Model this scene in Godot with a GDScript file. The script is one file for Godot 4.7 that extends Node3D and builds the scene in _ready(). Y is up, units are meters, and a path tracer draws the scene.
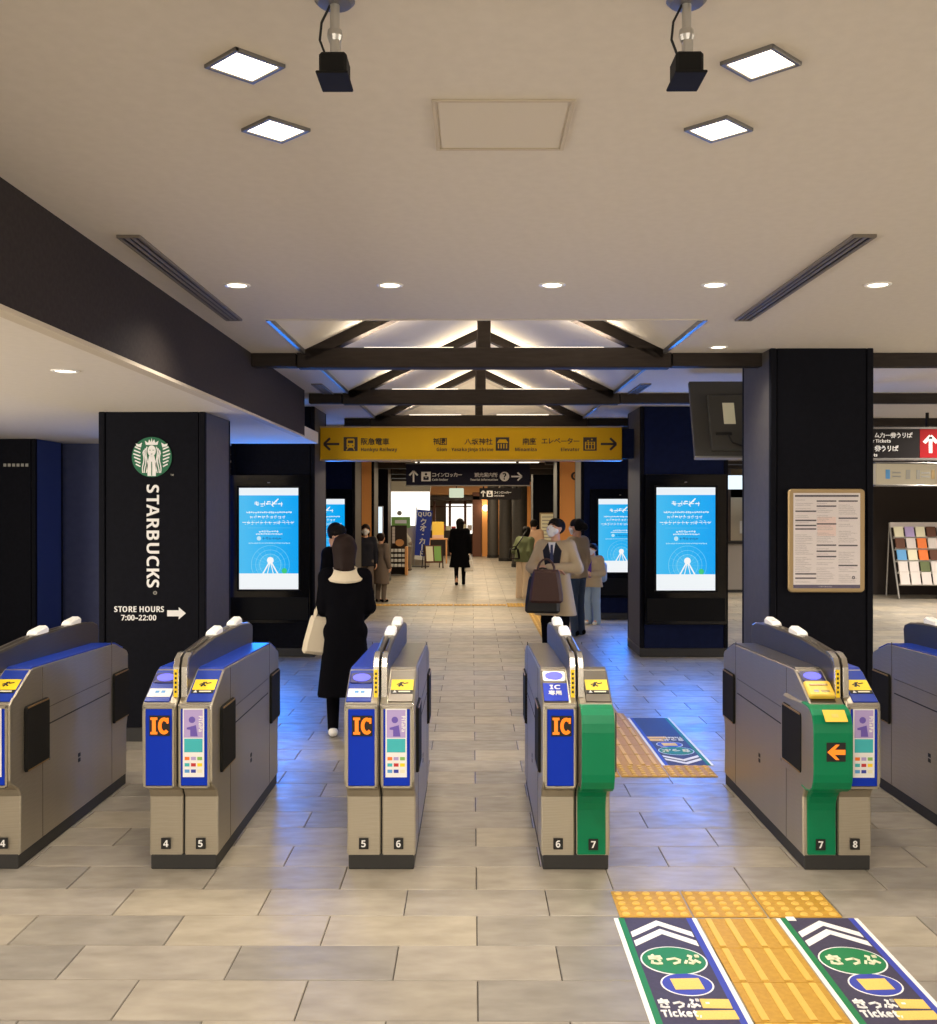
extends Node3D
# A railway station concourse seen from inside the ticket gates. Units are metres, the camera looks along -z.
# F is the focal length in pixels of a 937 x 1024 frame; X and Y turn a pixel at a known depth into metres.
const F := 1040.0
const EYE := 1.7
const CEIL := 2.86      # main ceiling
const SOFFIT := 2.40    # lower ceiling on the left
const SILL := 6.42      # depth at which the flat ceiling opens into the gabled vault
var M := {}
var taken := {}
var box_cache := {}

func X(px: float, d: float) -> float: return (px - 472.0) / F * d
func Y(py: float, d: float) -> float: return EYE - (py - 508.0) / F * d
func D(py: float) -> float: return EYE * F / (py - 508.0)

# ---------------------------------------------------------------- naming
func numbered(called: String) -> String:
	var n: int = taken.get(called, 0)
	taken[called] = n + 1
	return called if n == 0 else "%s_%03d" % [called, n]

func tag(o: Node, label: String, category := "", group := "", kind := "") -> void:
	if label: o.set_meta("label", label)
	if category: o.set_meta("category", category)
	if group: o.set_meta("group", group)
	if kind: o.set_meta("kind", kind)

func thing(called: String, label: String, category: String, at := Vector3.ZERO, turn := 0.0, group := "") -> Node3D:
	var o := Node3D.new()
	o.name = numbered(called)
	add_child(o)
	o.position = at
	o.rotation.y = turn
	tag(o, label, category, group)
	return o

func part(parent: Node, called: String, mesh: Mesh, mat: Material, at := Vector3.ZERO, rot := Vector3.ZERO) -> MeshInstance3D:
	var o := MeshInstance3D.new()
	o.name = numbered(called) if parent == self else called
	o.mesh = mesh
	o.material_override = mat
	o.position = at
	o.rotation = rot
	parent.add_child(o, true)
	return o

func struct(called: String, mesh: Mesh, mat: Material, at := Vector3.ZERO, rot := Vector3.ZERO) -> MeshInstance3D:
	var o := part(self, called, mesh, mat, at, rot)
	o.set_meta("kind", "structure")
	return o

# ---------------------------------------------------------------- geometry
func begin() -> SurfaceTool:
	var st := SurfaceTool.new()
	st.begin(Mesh.PRIMITIVE_TRIANGLES)
	return st

func tri(st: SurfaceTool, a: Vector3, b: Vector3, c: Vector3, n: Vector3) -> void:
	var flip := (c - a).cross(b - a).dot(n) < 0.0
	for v in ([a, c, b] if flip else [a, b, c]):
		st.set_normal(n)
		st.add_vertex(v)

func quad(st: SurfaceTool, a: Vector3, b: Vector3, c: Vector3, d: Vector3, n: Vector3) -> void:
	tri(st, a, b, c, n)
	tri(st, a, c, d, n)

func quad_out(st: SurfaceTool, a: Vector3, b: Vector3, c: Vector3, d: Vector3, mid: Vector3) -> void:
	var n := (c - a).cross(d - b).normalized()
	if n.dot((a + b + c + d) * 0.25 - mid) < 0.0: n = -n
	quad(st, a, b, c, d, n)

func add_box(st: SurfaceTool, lo: Vector3, hi: Vector3, bev := 0.0) -> void:
	var mid := (lo + hi) * 0.5
	var h := (hi - lo) * 0.5
	var e := minf(bev, minf(h.x, minf(h.y, h.z)) * 0.9)
	for ax in 3:
		var b := (ax + 1) % 3
		var c := (ax + 2) % 3
		for s in [-1.0, 1.0]:
			var p := []
			for k in [[-1, -1], [1, -1], [1, 1], [-1, 1]]:
				var v := Vector3()
				v[ax] = s * h[ax]
				v[b] = k[0] * (h[b] - e)
				v[c] = k[1] * (h[c] - e)
				p.append(mid + v)
			var n := Vector3()
			n[ax] = s
			quad(st, p[0], p[1], p[2], p[3], n)
			if e > 0.0:
				for t in [-1.0, 1.0]:
					var q := []
					for u in [-1.0, 1.0]:
						var v1 := Vector3()
						v1[ax] = s * h[ax]
						v1[b] = t * (h[b] - e)
						v1[c] = u * (h[c] - e)
						var v2 := Vector3()
						v2[ax] = s * (h[ax] - e)
						v2[b] = t * h[b]
						v2[c] = u * (h[c] - e)
						q.append([mid + v1, mid + v2])
					quad_out(st, q[0][0], q[0][1], q[1][1], q[1][0], mid)
	if e > 0.0:
		for sx in [-1.0, 1.0]:
			for sy in [-1.0, 1.0]:
				for sz in [-1.0, 1.0]:
					var g := Vector3(sx, sy, sz)
					tri(st, mid + g * (h - Vector3(0, e, e)), mid + g * (h - Vector3(e, 0, e)), mid + g * (h - Vector3(e, e, 0)), g.normalized())

func box_mesh(size: Vector3, bev := 0.004) -> Mesh:
	var key := "%s %s" % [size.snapped(Vector3.ONE * 0.0001), bev]
	if not box_cache.has(key):
		var st := begin()
		add_box(st, -size * 0.5, size * 0.5, bev)
		box_cache[key] = st.commit()
	return box_cache[key]

# box given by its bounds: x, y and DEPTH (distance in front of the camera plane)
func bounds(parent: Node, called: String, x0: float, x1: float, y0: float, y1: float, d0: float, d1: float, mat: Material, bev := 0.004) -> MeshInstance3D:
	var at := Vector3((x0 + x1) * 0.5, (y0 + y1) * 0.5, -(d0 + d1) * 0.5)
	if parent != self: at -= (parent as Node3D).position
	return part(parent, called, box_mesh(Vector3(absf(x1 - x0), absf(y1 - y0), absf(d1 - d0)), bev), mat, at)

func sbounds(called: String, x0: float, x1: float, y0: float, y1: float, d0: float, d1: float, mat: Material, bev := 0.0) -> MeshInstance3D:
	var o := bounds(self, called, x0, x1, y0, y1, d0, d1, mat, bev)
	o.set_meta("kind", "structure")
	return o

func inset(poly: PackedVector2Array, e: float) -> PackedVector2Array:
	var out := PackedVector2Array()
	var n := poly.size()
	var area := 0.0
	for i in n: area += poly[i].cross(poly[(i + 1) % n])
	var s := signf(area)
	for i in n:
		var a := (poly[i] - poly[(i + n - 1) % n]).normalized()
		var b := (poly[(i + 1) % n] - poly[i]).normalized()
		var na := Vector2(-a.y, a.x) * s
		var nb := Vector2(-b.y, b.x) * s
		var m := (na + nb)
		m = m / maxf(m.length_squared() * 0.5, 0.3)
		out.append(poly[i] + m * e)
	return out

# outline in x and y, extruded from z0 to z1, with bevelled rims
func extrude(st: SurfaceTool, poly: PackedVector2Array, z0: float, z1: float, bev := 0.0) -> void:
	var n := poly.size()
	var cap := inset(poly, bev) if bev > 0.0 else poly
	var area := 0.0
	for i in n: area += poly[i].cross(poly[(i + 1) % n])
	var s := signf(area)
	var idx := Geometry2D.triangulate_polygon(cap)
	for zz in [[z0, -1.0, z0 + bev], [z1, 1.0, z1 - bev]]:
		for t in range(0, idx.size(), 3):
			tri(st, Vector3(cap[idx[t]].x, cap[idx[t]].y, zz[0]), Vector3(cap[idx[t + 1]].x, cap[idx[t + 1]].y, zz[0]), Vector3(cap[idx[t + 2]].x, cap[idx[t + 2]].y, zz[0]), Vector3(0, 0, zz[1]))
		if bev > 0.0:
			for i in n:
				var j := (i + 1) % n
				var e := (poly[j] - poly[i]).normalized()
				var o := Vector3(e.y * s, -e.x * s, zz[1]).normalized()
				quad(st, Vector3(cap[i].x, cap[i].y, zz[0]), Vector3(cap[j].x, cap[j].y, zz[0]), Vector3(poly[j].x, poly[j].y, zz[2]), Vector3(poly[i].x, poly[i].y, zz[2]), o)
	for i in n:
		var j := (i + 1) % n
		var e := (poly[j] - poly[i]).normalized()
		quad(st, Vector3(poly[i].x, poly[i].y, z0 + bev), Vector3(poly[j].x, poly[j].y, z0 + bev), Vector3(poly[j].x, poly[j].y, z1 - bev), Vector3(poly[i].x, poly[i].y, z1 - bev), Vector3(e.y * s, -e.x * s, 0))

func extruded(poly: PackedVector2Array, z0: float, z1: float, bev := 0.0) -> Mesh:
	var st := begin()
	extrude(st, poly, z0, z1, bev)
	return st.commit()

func pts(list: Array) -> PackedVector2Array:
	var out := PackedVector2Array()
	for i in range(0, list.size(), 2): out.append(Vector2(list[i], list[i + 1]))
	return out

func round_rect(w: float, h: float, r: float, seg := 5) -> PackedVector2Array:
	var out := PackedVector2Array()
	for c in [[1, 1, 0.0], [-1, 1, PI * 0.5], [-1, -1, PI], [1, -1, PI * 1.5]]:
		for k in seg + 1:
			var a: float = c[2] + PI * 0.5 * k / seg
			out.append(Vector2(c[0] * (w * 0.5 - r) + cos(a) * r, c[1] * (h * 0.5 - r) + sin(a) * r))
	return out

func ellipse(rx: float, ry: float, seg := 32) -> PackedVector2Array:
	var out := PackedVector2Array()
	for k in seg: out.append(Vector2(cos(TAU * k / seg) * rx, sin(TAU * k / seg) * ry))
	return out

# solid of revolution round y: profile of (radius, height)
func lathe(profile: PackedVector2Array, seg := 24) -> Mesh:
	var st := begin()
	for i in profile.size() - 1:
		var e := (profile[i + 1] - profile[i]).normalized()
		for k in seg:
			var a0 := TAU * k / seg
			var a1 := TAU * (k + 1) / seg
			var r0 := Vector3(cos(a0), 0, sin(a0))
			var r1 := Vector3(cos(a1), 0, sin(a1))
			var up0 := Vector3(0, profile[i].y, 0)
			var up1 := Vector3(0, profile[i + 1].y, 0)
			var n := ((r0 + r1).normalized() * e.y + Vector3(0, -e.x, 0)).normalized()
			quad(st, r0 * profile[i].x + up0, r1 * profile[i].x + up0, r1 * profile[i + 1].x + up1, r0 * profile[i + 1].x + up1, n)
	return st.commit()

func tube(st: SurfaceTool, path: Array, r: float, seg := 8) -> void:
	for i in path.size() - 1:
		var a: Vector3 = path[i]
		var b: Vector3 = path[i + 1]
		var t := (b - a).normalized()
		var u := t.cross(Vector3.UP if absf(t.y) < 0.9 else Vector3.RIGHT).normalized()
		var v := t.cross(u)
		for k in seg:
			var o0 := u * cos(TAU * k / seg) + v * sin(TAU * k / seg)
			var o1 := u * cos(TAU * (k + 1) / seg) + v * sin(TAU * (k + 1) / seg)
			quad(st, a + o0 * r, a + o1 * r, b + o1 * r, b + o0 * r, (o0 + o1).normalized())

func tubed(path: Array, r: float, seg := 8) -> Mesh:
	var st := begin()
	tube(st, path, r, seg)
	return st.commit()

# bar of rectangular section between two points in the x-y plane, thickness along z
func bar(st: SurfaceTool, a: Vector2, b: Vector2, w: float, z0: float, z1: float) -> void:
	var n := (b - a).normalized().orthogonal() * w * 0.5
	extrude(st, PackedVector2Array([a + n, b + n, b - n, a - n]), z0, z1)

# ---------------------------------------------------------------- lettering
# Japanese characters drawn as brush strokes on a 100 x 100 field (four digits: x, then y downwards)
const GLYPH := {
	"阪": "1208 1296/1208 3808 2440 3858 1466/4812 9512/5012 5050 3892/5040 8840 7070 4295/5740 7270 9595",
	"急": "4005 1530/3015 7015 6030/1530 8530 8558 1558/2044 8544/1270 0890/3570 3592 7092 7580/5068 5880/8068 9290",
	"電": "1508 8508/0535 0522 9522 9535/5008 5042/2032 3832/2042 3842/6232 8032/6242 8042/1850 8250 8280 1880 1850/1865 8265/5050 5095 9095 9085",
	"車": "1015 9015/2030 8030 8068 2068 2030/2048 8048/0582 9582/5005 5098",
	"祇": "2005 2818/0520 4020 1055/2240 2298/2845 4055/9010 5518 5085 7075/5045 9545/7215 7560 9595 9580",
	"園": "0505 9505 9595 0595 0505/3018 7018/5010 5030/2030 8030/3040 7040 7055 3055 3040/5055 3585/5060 7085/2270 4058",
	"八": "3825 3060 0590/5815 6550 9590",
	"坂": "0535 4035/2210 2275/0582 4270/4815 9515/5015 4860 3892/5042 8842 7070 4595/5845 7570 9595",
	"神": "2005 2818/0520 4020 1055/2240 2298/2845 4055/5025 9525 9570 5070 5025/5048 9548/7205 7298",
	"社": "2005 2818/0520 4020 1055/2240 2298/2845 4055/5035 9535/7210 7290/4590 9890",
	"南": "1015 9015/5005 5030/1098 1030 9030 9095 8095/3540 4050/6540 6050/2552 7552/2070 7570/5052 5095",
	"座": "5003 5014/1014 9514/1214 1055 0595/3525 2850/3535 4550/7025 6250/7035 8250/5022 5088/2560 8560/1890 9590",
	"エ": "1520 8520/5020 5080/0580 9580",
	"レ": "2510 2585 8540",
	"ベ": "0560 3525 9575/6515 7225/7808 8518",
	"ー": "0850 9250",
	"タ": "4008 1050/3520 8520 7060 2595/3040 7265",
	"コ": "1520 8520 8585/1080 8580",
	"イ": "8010 5038 1058/5530 5595",
	"ン": "1520 3532/1085 5575 9025",
	"ロ": "1518 8518 8585 1585 1518",
	"ッ": "2540 3258/4835 5552/8238 7070 4090",
	"カ": "1530 8530 8090 6585/4508 4045 1090",
	"観": "1205 0525/0818 4518/0530 4830/2518 2530/1535 1095/1538 4838/3038 3085/1252 4552/1268 4568/1085 4885/5510 9010 9058 5558 5510/5526 9026/5542 9042/6258 5095/7858 7888 9888 9880",
	"光": "5005 5042/2015 3032/8015 7032/0542 9542/3842 3570 0895/6242 6288 9588 9575",
	"案": "5003 5012/1022 1012 9012 9022/0832 9232/4018 3050 7555/6832 4050 1560/0565 9565/5052 5098/4568 1092/5568 9092",
	"内": "1298 1225 8825 8890 7590/5005 4850 2575/5040 7570",
	"所": "0512 4812/1025 4525 4545 1045/1025 1060 0590/9008 5822 5565 4595/5845 9845/8045 8098",
	"券": "2508 3520/7508 6520/0825 9225/0540 9540/5005 4540 0565/5540 9565/3060 7560 7095 5590/5060 4575 2095",
	"う": "3510 6518/2042 5532 7840 7565 4095",
	"り": "3012 2545 3255/7010 7250 6575 4095",
	"ば": "1515 1050 1590/3535 9535/6512 6580 4590 4078 6070 9085/8508 9018/9604 9912",
	"ム": "4512 1580 8075/6550 9092",
	"き": "1522 8018/1542 8538/4005 7065/2568 2085 5092 7590",
	"っ": "1550 6038 8555 7580 4592",
	"ぷ": "4012 5520/5028 4050 6075 4590 3085/1565 0585/7060 9080/8510 9510 9520 8520 8510",
	"専": "1012 9012/5002 5060/1824 8224 8258 1858 1824/1841 8241/0568 9568/7058 7095 5595/3075 4085",
	"用": "1510 1560 0595/1510 8510 8595 7092/1538 8538/1562 8562/5010 5095",
	"ク": "4008 1545/3522 8522 7560 3095",
	"オ": "1030 9030/6008 6092 4590/5832 1080",
	"ド": "3510 3595/3538 7560/6812 7522/8208 8918",
	"・": "4248 5848",
}

# a line (or a column) of brush-stroke characters, in the x-y plane facing +z, starting at the origin
func strokes_mesh(text: String, size: float, weight := 0.1, pitch := 1.08, down := false) -> Mesh:
	var st := begin()
	for i in text.length():
		if not GLYPH.has(text[i]): continue
		var turn := down and text[i] == "ー"
		var at := Vector2(0, -i * size * pitch) if down else Vector2(i * size * pitch, 0)
		for stroke in (GLYPH[text[i]] as String).split("/"):
			var line := []
			for p in stroke.split(" "):
				var u := Vector2(float(p.substr(0, 2)), float(p.substr(2, 2))) / 100.0
				if turn: u = Vector2(u.y, u.x)
				line.append(at + Vector2(u.x, -u.y) * size)
			for k in line.size() - 1:
				var a: Vector2 = line[k]
				var b: Vector2 = line[k + 1]
				var t := (b - a).normalized() * size * weight * 0.4
				bar(st, a - t, b + t, size * weight, -0.001, 0.0015)
	return st.commit()

func japanese(parent: Node, text: String, size: float, at: Vector3, mat: Material, rot := Vector3.ZERO, weight := 0.1, pitch := 1.08, down := false) -> MeshInstance3D:
	return part(parent, "lettering", strokes_mesh(text, size, weight, pitch, down), mat, at, rot)

# Latin lettering, cap height h, centre line at the given point
func latin(parent: Node, text: String, h: float, at: Vector3, mat: Material, rot := Vector3.ZERO, align := HORIZONTAL_ALIGNMENT_LEFT, stretch := 1.0, face := "Droid Sans", weight := 700) -> MeshInstance3D:
	var f := SystemFont.new()
	f.font_names = PackedStringArray([face])
	f.font_weight = weight
	var t := TextMesh.new()
	t.text = text
	t.font = f
	t.font_size = 32
	t.pixel_size = h / (0.714 * 32.0)
	t.depth = 0.003
	t.horizontal_alignment = align
	t.vertical_alignment = VERTICAL_ALIGNMENT_CENTER
	var o := part(parent, "lettering", t, mat, at, rot)
	o.scale.x = stretch
	return o

func arrow_mesh(size: float, turn: float, weight := 0.16) -> Mesh:
	var st := begin()
	for seg in [[Vector2(-0.5, 0), Vector2(0.45, 0)], [Vector2(0.5, 0), Vector2(0.1, 0.38)], [Vector2(0.5, 0), Vector2(0.1, -0.38)]]:
		bar(st, (seg[0] as Vector2).rotated(turn) * size, (seg[1] as Vector2).rotated(turn) * size, size * weight, -0.001, 0.0018)
	return st.commit()

# ---------------------------------------------------------------- materials
func mat(key: String, c: Color, rough := 0.6, metal := 0.0, spec := 0.5) -> StandardMaterial3D:
	var m := StandardMaterial3D.new()
	m.resource_name = key
	m.albedo_color = c
	m.roughness = rough
	m.metallic = metal
	m.metallic_specular = spec
	M[key] = m
	return m

func glow(key: String, c: Color, energy: float) -> StandardMaterial3D:
	var m := mat(key, c * 0.3, 0.5)
	m.emission_enabled = true
	m.emission = c
	m.emission_energy_multiplier = energy
	return m

func noise_image(sd: int, freq: float, octaves: int, size := 512, kind := FastNoiseLite.TYPE_SIMPLEX_SMOOTH) -> Image:
	var n := FastNoiseLite.new()
	n.seed = sd
	n.noise_type = kind
	n.frequency = freq
	n.fractal_octaves = octaves
	return n.get_seamless_image(size, size)

func ramp_texture(im: Image, lo: Color, hi: Color) -> ImageTexture:
	var w := im.get_width()
	var out := Image.create(w, w, false, Image.FORMAT_RGB8)
	for y in w:
		for x in w:
			out.set_pixel(x, y, lo.lerp(hi, im.get_pixel(x, y).r))
	return ImageTexture.create_from_image(out)

func grained(key: String, lo: Color, hi: Color, scale: Vector3, rough: float, metal := 0.0, sd := 1, freq := 0.02, octaves := 4, bump := 0.0, spec := 0.5) -> StandardMaterial3D:
	var m := mat(key, Color.WHITE, rough, metal, spec)
	var im := noise_image(sd, freq, octaves, 256)
	m.albedo_texture = ramp_texture(im, lo, hi)
	m.uv1_triplanar = true
	m.uv1_world_triplanar = true
	m.uv1_scale = scale
	if bump > 0.0:
		var b: Image = im.duplicate()
		b.bump_map_to_normal_map(bump)
		m.normal_enabled = true
		m.normal_texture = ImageTexture.create_from_image(b)
	return m

func srgb(r: int, g: int, b: int) -> Color: return Color8(r, g, b)

func make_materials() -> void:
	mat("ceiling", srgb(214, 205, 190), 0.9)
	grained("ceiling_paint", srgb(213, 205, 193), srgb(218, 210, 198), Vector3.ONE * 2.0, 0.9, 0.0, 3, 0.03, 3)
	grained("black_panel", srgb(11, 12, 19), srgb(17, 18, 26), Vector3.ONE * 1.5, 0.7, 0.0, 5, 0.05, 4, 0.0, 0.2)
	grained("navy_lit_tint", srgb(13, 20, 48), srgb(19, 27, 58), Vector3.ONE * 1.2, 0.7, 0.0, 6, 0.03, 4, 0.0, 0.2)  # blue light of the screens mixed into the dark panel colour
	grained("grey_panel", srgb(58, 55, 52), srgb(68, 64, 60), Vector3.ONE * 1.2, 0.55, 0.0, 7, 0.03, 4)  # column sides: lit tone painted lighter than the fronts; pillars also use it
	grained("dark_timber", srgb(46, 40, 37), srgb(56, 50, 46), Vector3(0.5, 4, 4), 0.7, 0.0, 8, 0.03, 4, 0.0, 0.25)
	mat("black_trim", srgb(10, 10, 12), 0.5, 0.0, 0.25)
	mat("skirting", srgb(30, 29, 30), 0.5)
	grained("steel", srgb(170, 162, 146), srgb(184, 176, 160), Vector3(1.0, 40.0, 1.0), 0.40, 0.9, 11, 0.02, 3)
	mat("steel_bright", srgb(200, 196, 188), 0.22, 0.95)
	grained("bronze_steel", srgb(88, 82, 74), srgb(98, 92, 84), Vector3(1.0, 40.0, 1.0), 0.36, 0.85, 12, 0.02, 3)
	mat("plinth", srgb(38, 37, 36), 0.6)
	mat("blue_film", srgb(14, 52, 158), 0.35, 0.0, 0.4)
	mat("blue_panel", srgb(4, 50, 184), 0.45, 0.0, 0.3)
	mat("navy_print", srgb(32, 28, 92), 0.45)
	mat("green_panel", srgb(0, 122, 80), 0.35, 0.0, 0.35)
	mat("rubber", srgb(20, 19, 18), 0.7, 0.0, 0.3)
	mat("gold_trim", srgb(150, 118, 66), 0.35, 0.7)
	mat("white_plastic", srgb(236, 234, 230), 0.4)
	mat("white_print", srgb(235, 235, 235), 0.6)
	mat("grey_print", srgb(150, 148, 140), 0.6)
	mat("cream_print", srgb(232, 228, 200), 0.6)
	mat("black_print", srgb(16, 15, 15), 0.6)
	mat("yellow_sticker", srgb(252, 214, 20), 0.5)
	mat("yellow_slot", srgb(236, 196, 72), 0.45)
	mat("lilac_print", srgb(178, 160, 214), 0.5)
	mat("purple_print", srgb(104, 84, 178), 0.5)
	mat("teal_print", srgb(60, 182, 190), 0.5)
	mat("orange_print", srgb(236, 120, 40), 0.5)
	mat("leaf_print", srgb(132, 184, 96), 0.5)
	mat("sky_print", srgb(90, 160, 220), 0.5)
	mat("red_print", srgb(190, 40, 44), 0.5)
	mat("tactile_raised", srgb(214, 174, 78), 0.6)
	grained("tactile_yellow", srgb(176, 132, 34), srgb(194, 150, 48), Vector3.ONE * 3.0, 0.6, 0.0, 14, 0.04, 4)
	grained("mat_navy", srgb(50, 44, 72), srgb(60, 54, 82), Vector3.ONE * 4.0, 0.6, 0.0, 15, 0.04, 4)
	mat("mat_green", srgb(0, 118, 66), 0.55)
	mat("mat_blue", srgb(48, 62, 168), 0.55)
	grained("tape", srgb(226, 188, 92), srgb(238, 202, 110), Vector3.ONE * 8.0, 0.6, 0.0, 16, 0.05, 4)
	mat("sign_yellow", srgb(206, 160, 14), 0.6, 0.0, 0.3)
	mat("sign_brown", srgb(46, 32, 22), 0.6)
	mat("sign_navy", srgb(24, 24, 48), 0.6, 0.0, 0.3)
	mat("pylon_lit_tint", srgb(34, 54, 118), 0.7)  # blue screen light painted into the pylon side
	grained("niche_lit_tint", srgb(58, 66, 104), srgb(66, 74, 112), Vector3.ONE * 1.2, 0.7, 0.0, 9, 0.03, 4)  # blue screen light painted into the niche wall
	mat("sign_black", srgb(22, 18, 20), 0.6, 0.0, 0.3)
	mat("sign_red", srgb(140, 14, 22), 0.6, 0.0, 0.3)
	mat("vent_grey", srgb(112, 104, 94), 0.6)
	mat("metal_grey", srgb(120, 118, 116), 0.4, 0.6)
	mat("aluminium", srgb(190, 188, 184), 0.35, 0.8)
	mat("brass", srgb(172, 148, 108), 0.45, 0.5)
	mat("paper", srgb(222, 214, 212), 0.7)
	mat("orange_wall", srgb(234, 162, 90), 0.7)
	mat("wood_brown", srgb(96, 56, 36), 0.6)
	mat("wood_dark", srgb(44, 30, 26), 0.6)
	mat("wood_light", srgb(206, 150, 96), 0.6)
	mat("emblem_green", srgb(0, 100, 66), 0.55)
	mat("glossy_black", srgb(10, 10, 12), 0.12)
	mat("joint", srgb(70, 65, 58), 0.9)
	mat("counter_grey", srgb(150, 144, 140), 0.6)
	mat("wall_dark", srgb(42, 34, 32), 0.7)
	mat("wall_pale", srgb(196, 184, 164), 0.8)
	mat("tv_back", srgb(64, 62, 58), 0.55)
	mat("banner_blue", srgb(30, 58, 170), 0.6)
	# people
	mat("skin", srgb(214, 166, 138), 0.55)
	mat("hair_black", srgb(20, 17, 17), 0.7, 0.0, 0.3)
	mat("hair_brown", srgb(38, 26, 23), 0.7, 0.0, 0.3)
	mat("cloth_black", srgb(10, 10, 15), 1.0, 0.0, 0.2)
	mat("cloth_navy", srgb(22, 24, 38), 0.9)
	mat("cloth_cream", srgb(222, 210, 186), 0.9)
	mat("cloth_beige", srgb(190, 172, 142), 0.9)
	mat("cloth_taupe", srgb(110, 98, 90), 0.9)
	mat("cloth_green", srgb(106, 116, 82), 0.9)
	mat("cloth_pink", srgb(214, 178, 150), 0.9)
	mat("cloth_ivory", srgb(226, 206, 182), 0.9)
	mat("denim", srgb(66, 84, 112), 0.9)
	mat("denim_pale", srgb(150, 172, 196), 0.9)
	mat("cloth_purple", srgb(92, 60, 150), 0.9)
	mat("shirt_white", srgb(226, 228, 236), 0.9)
	mat("tie_blue", srgb(40, 52, 96), 0.7)
	mat("leather_brown", srgb(72, 44, 36), 0.5)
	mat("leather_black", srgb(24, 22, 22), 0.45)
	mat("mask_white", srgb(232, 232, 236), 0.8)
	mat("mask_black", srgb(26, 26, 30), 0.8)
	mat("eye_dark", srgb(20, 14, 12), 0.3)
	# things that give off light
	glow("lamp_glow", Color(1.0, 0.93, 0.82), 6.0)
	glow("lamp_glow_soft", Color(1.0, 0.93, 0.82), 2.2)
	glow("led_orange", Color(1.0, 0.50, 0.10), 1.5)
	glow("lantern_glow", Color(0.92, 0.97, 0.85), 0.75)
	glow("reader_glow", Color(0.40, 0.40, 1.0), 1.5)
	glow("strip_glow", Color(1.0, 0.94, 0.85), 2.5)
	glow("shop_glow", Color(1.0, 0.97, 0.92), 1.6)
	glow("lightbox_glow", Color(0.88, 0.95, 1.0), 1.3)
	glow("warm_panel_glow", Color(0.95, 0.86, 0.70), 0.40)
	glow("exit_glow", Color(0.35, 0.9, 0.65), 0.9)

# ---------------------------------------------------------------- screen picture (flat print on a display)
func paint_rect(im: Image, x0: int, y0: int, x1: int, y1: int, c: Color) -> void:
	im.fill_rect(Rect2i(x0, y0, x1 - x0, y1 - y0), c)

func paint_line(im: Image, a: Vector2, b: Vector2, w: float, c: Color, mix := 1.0) -> void:
	var lo := Vector2(minf(a.x, b.x), minf(a.y, b.y)) - Vector2.ONE * (w + 1)
	var hi := Vector2(maxf(a.x, b.x), maxf(a.y, b.y)) + Vector2.ONE * (w + 1)
	for y in range(maxi(0, int(lo.y)), mini(im.get_height(), int(hi.y) + 1)):
		for x in range(maxi(0, int(lo.x)), mini(im.get_width(), int(hi.x) + 1)):
			var p := Vector2(x, y)
			if p.distance_to(Geometry2D.get_closest_point_to_segment(p, a, b)) <= w * 0.5:
				im.set_pixel(x, y, im.get_pixel(x, y).lerp(c, mix))

func paint_disc(im: Image, c: Vector2, r0: float, r1: float, col: Color, mix := 1.0) -> void:
	for y in range(maxi(0, int(c.y - r1)), mini(im.get_height(), int(c.y + r1) + 1)):
		for x in range(maxi(0, int(c.x - r1)), mini(im.get_width(), int(c.x + r1) + 1)):
			var l := Vector2(x, y).distance_to(c)
			if l >= r0 and l <= r1: im.set_pixel(x, y, im.get_pixel(x, y).lerp(col, mix))

# rows of small dense characters
func paint_words(im: Image, rng: RandomNumberGenerator, x0: int, x1: int, y: int, h: int, c: Color, bold := 2) -> void:
	var x := x0
	while x + h <= x1:
		for k in 5:
			var a := Vector2(x + rng.randf() * h * 0.85, y + rng.randf() * h)
			var b := Vector2(x + rng.randf() * h * 0.85, a.y) if k % 2 == 0 else Vector2(a.x, y + rng.randf() * h)
			paint_line(im, a, b, bold, c)
		paint_line(im, Vector2(x, y + h / 2), Vector2(x + h * 0.85, y + h / 2), bold, c)
		x += int(h * 1.12)

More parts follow.
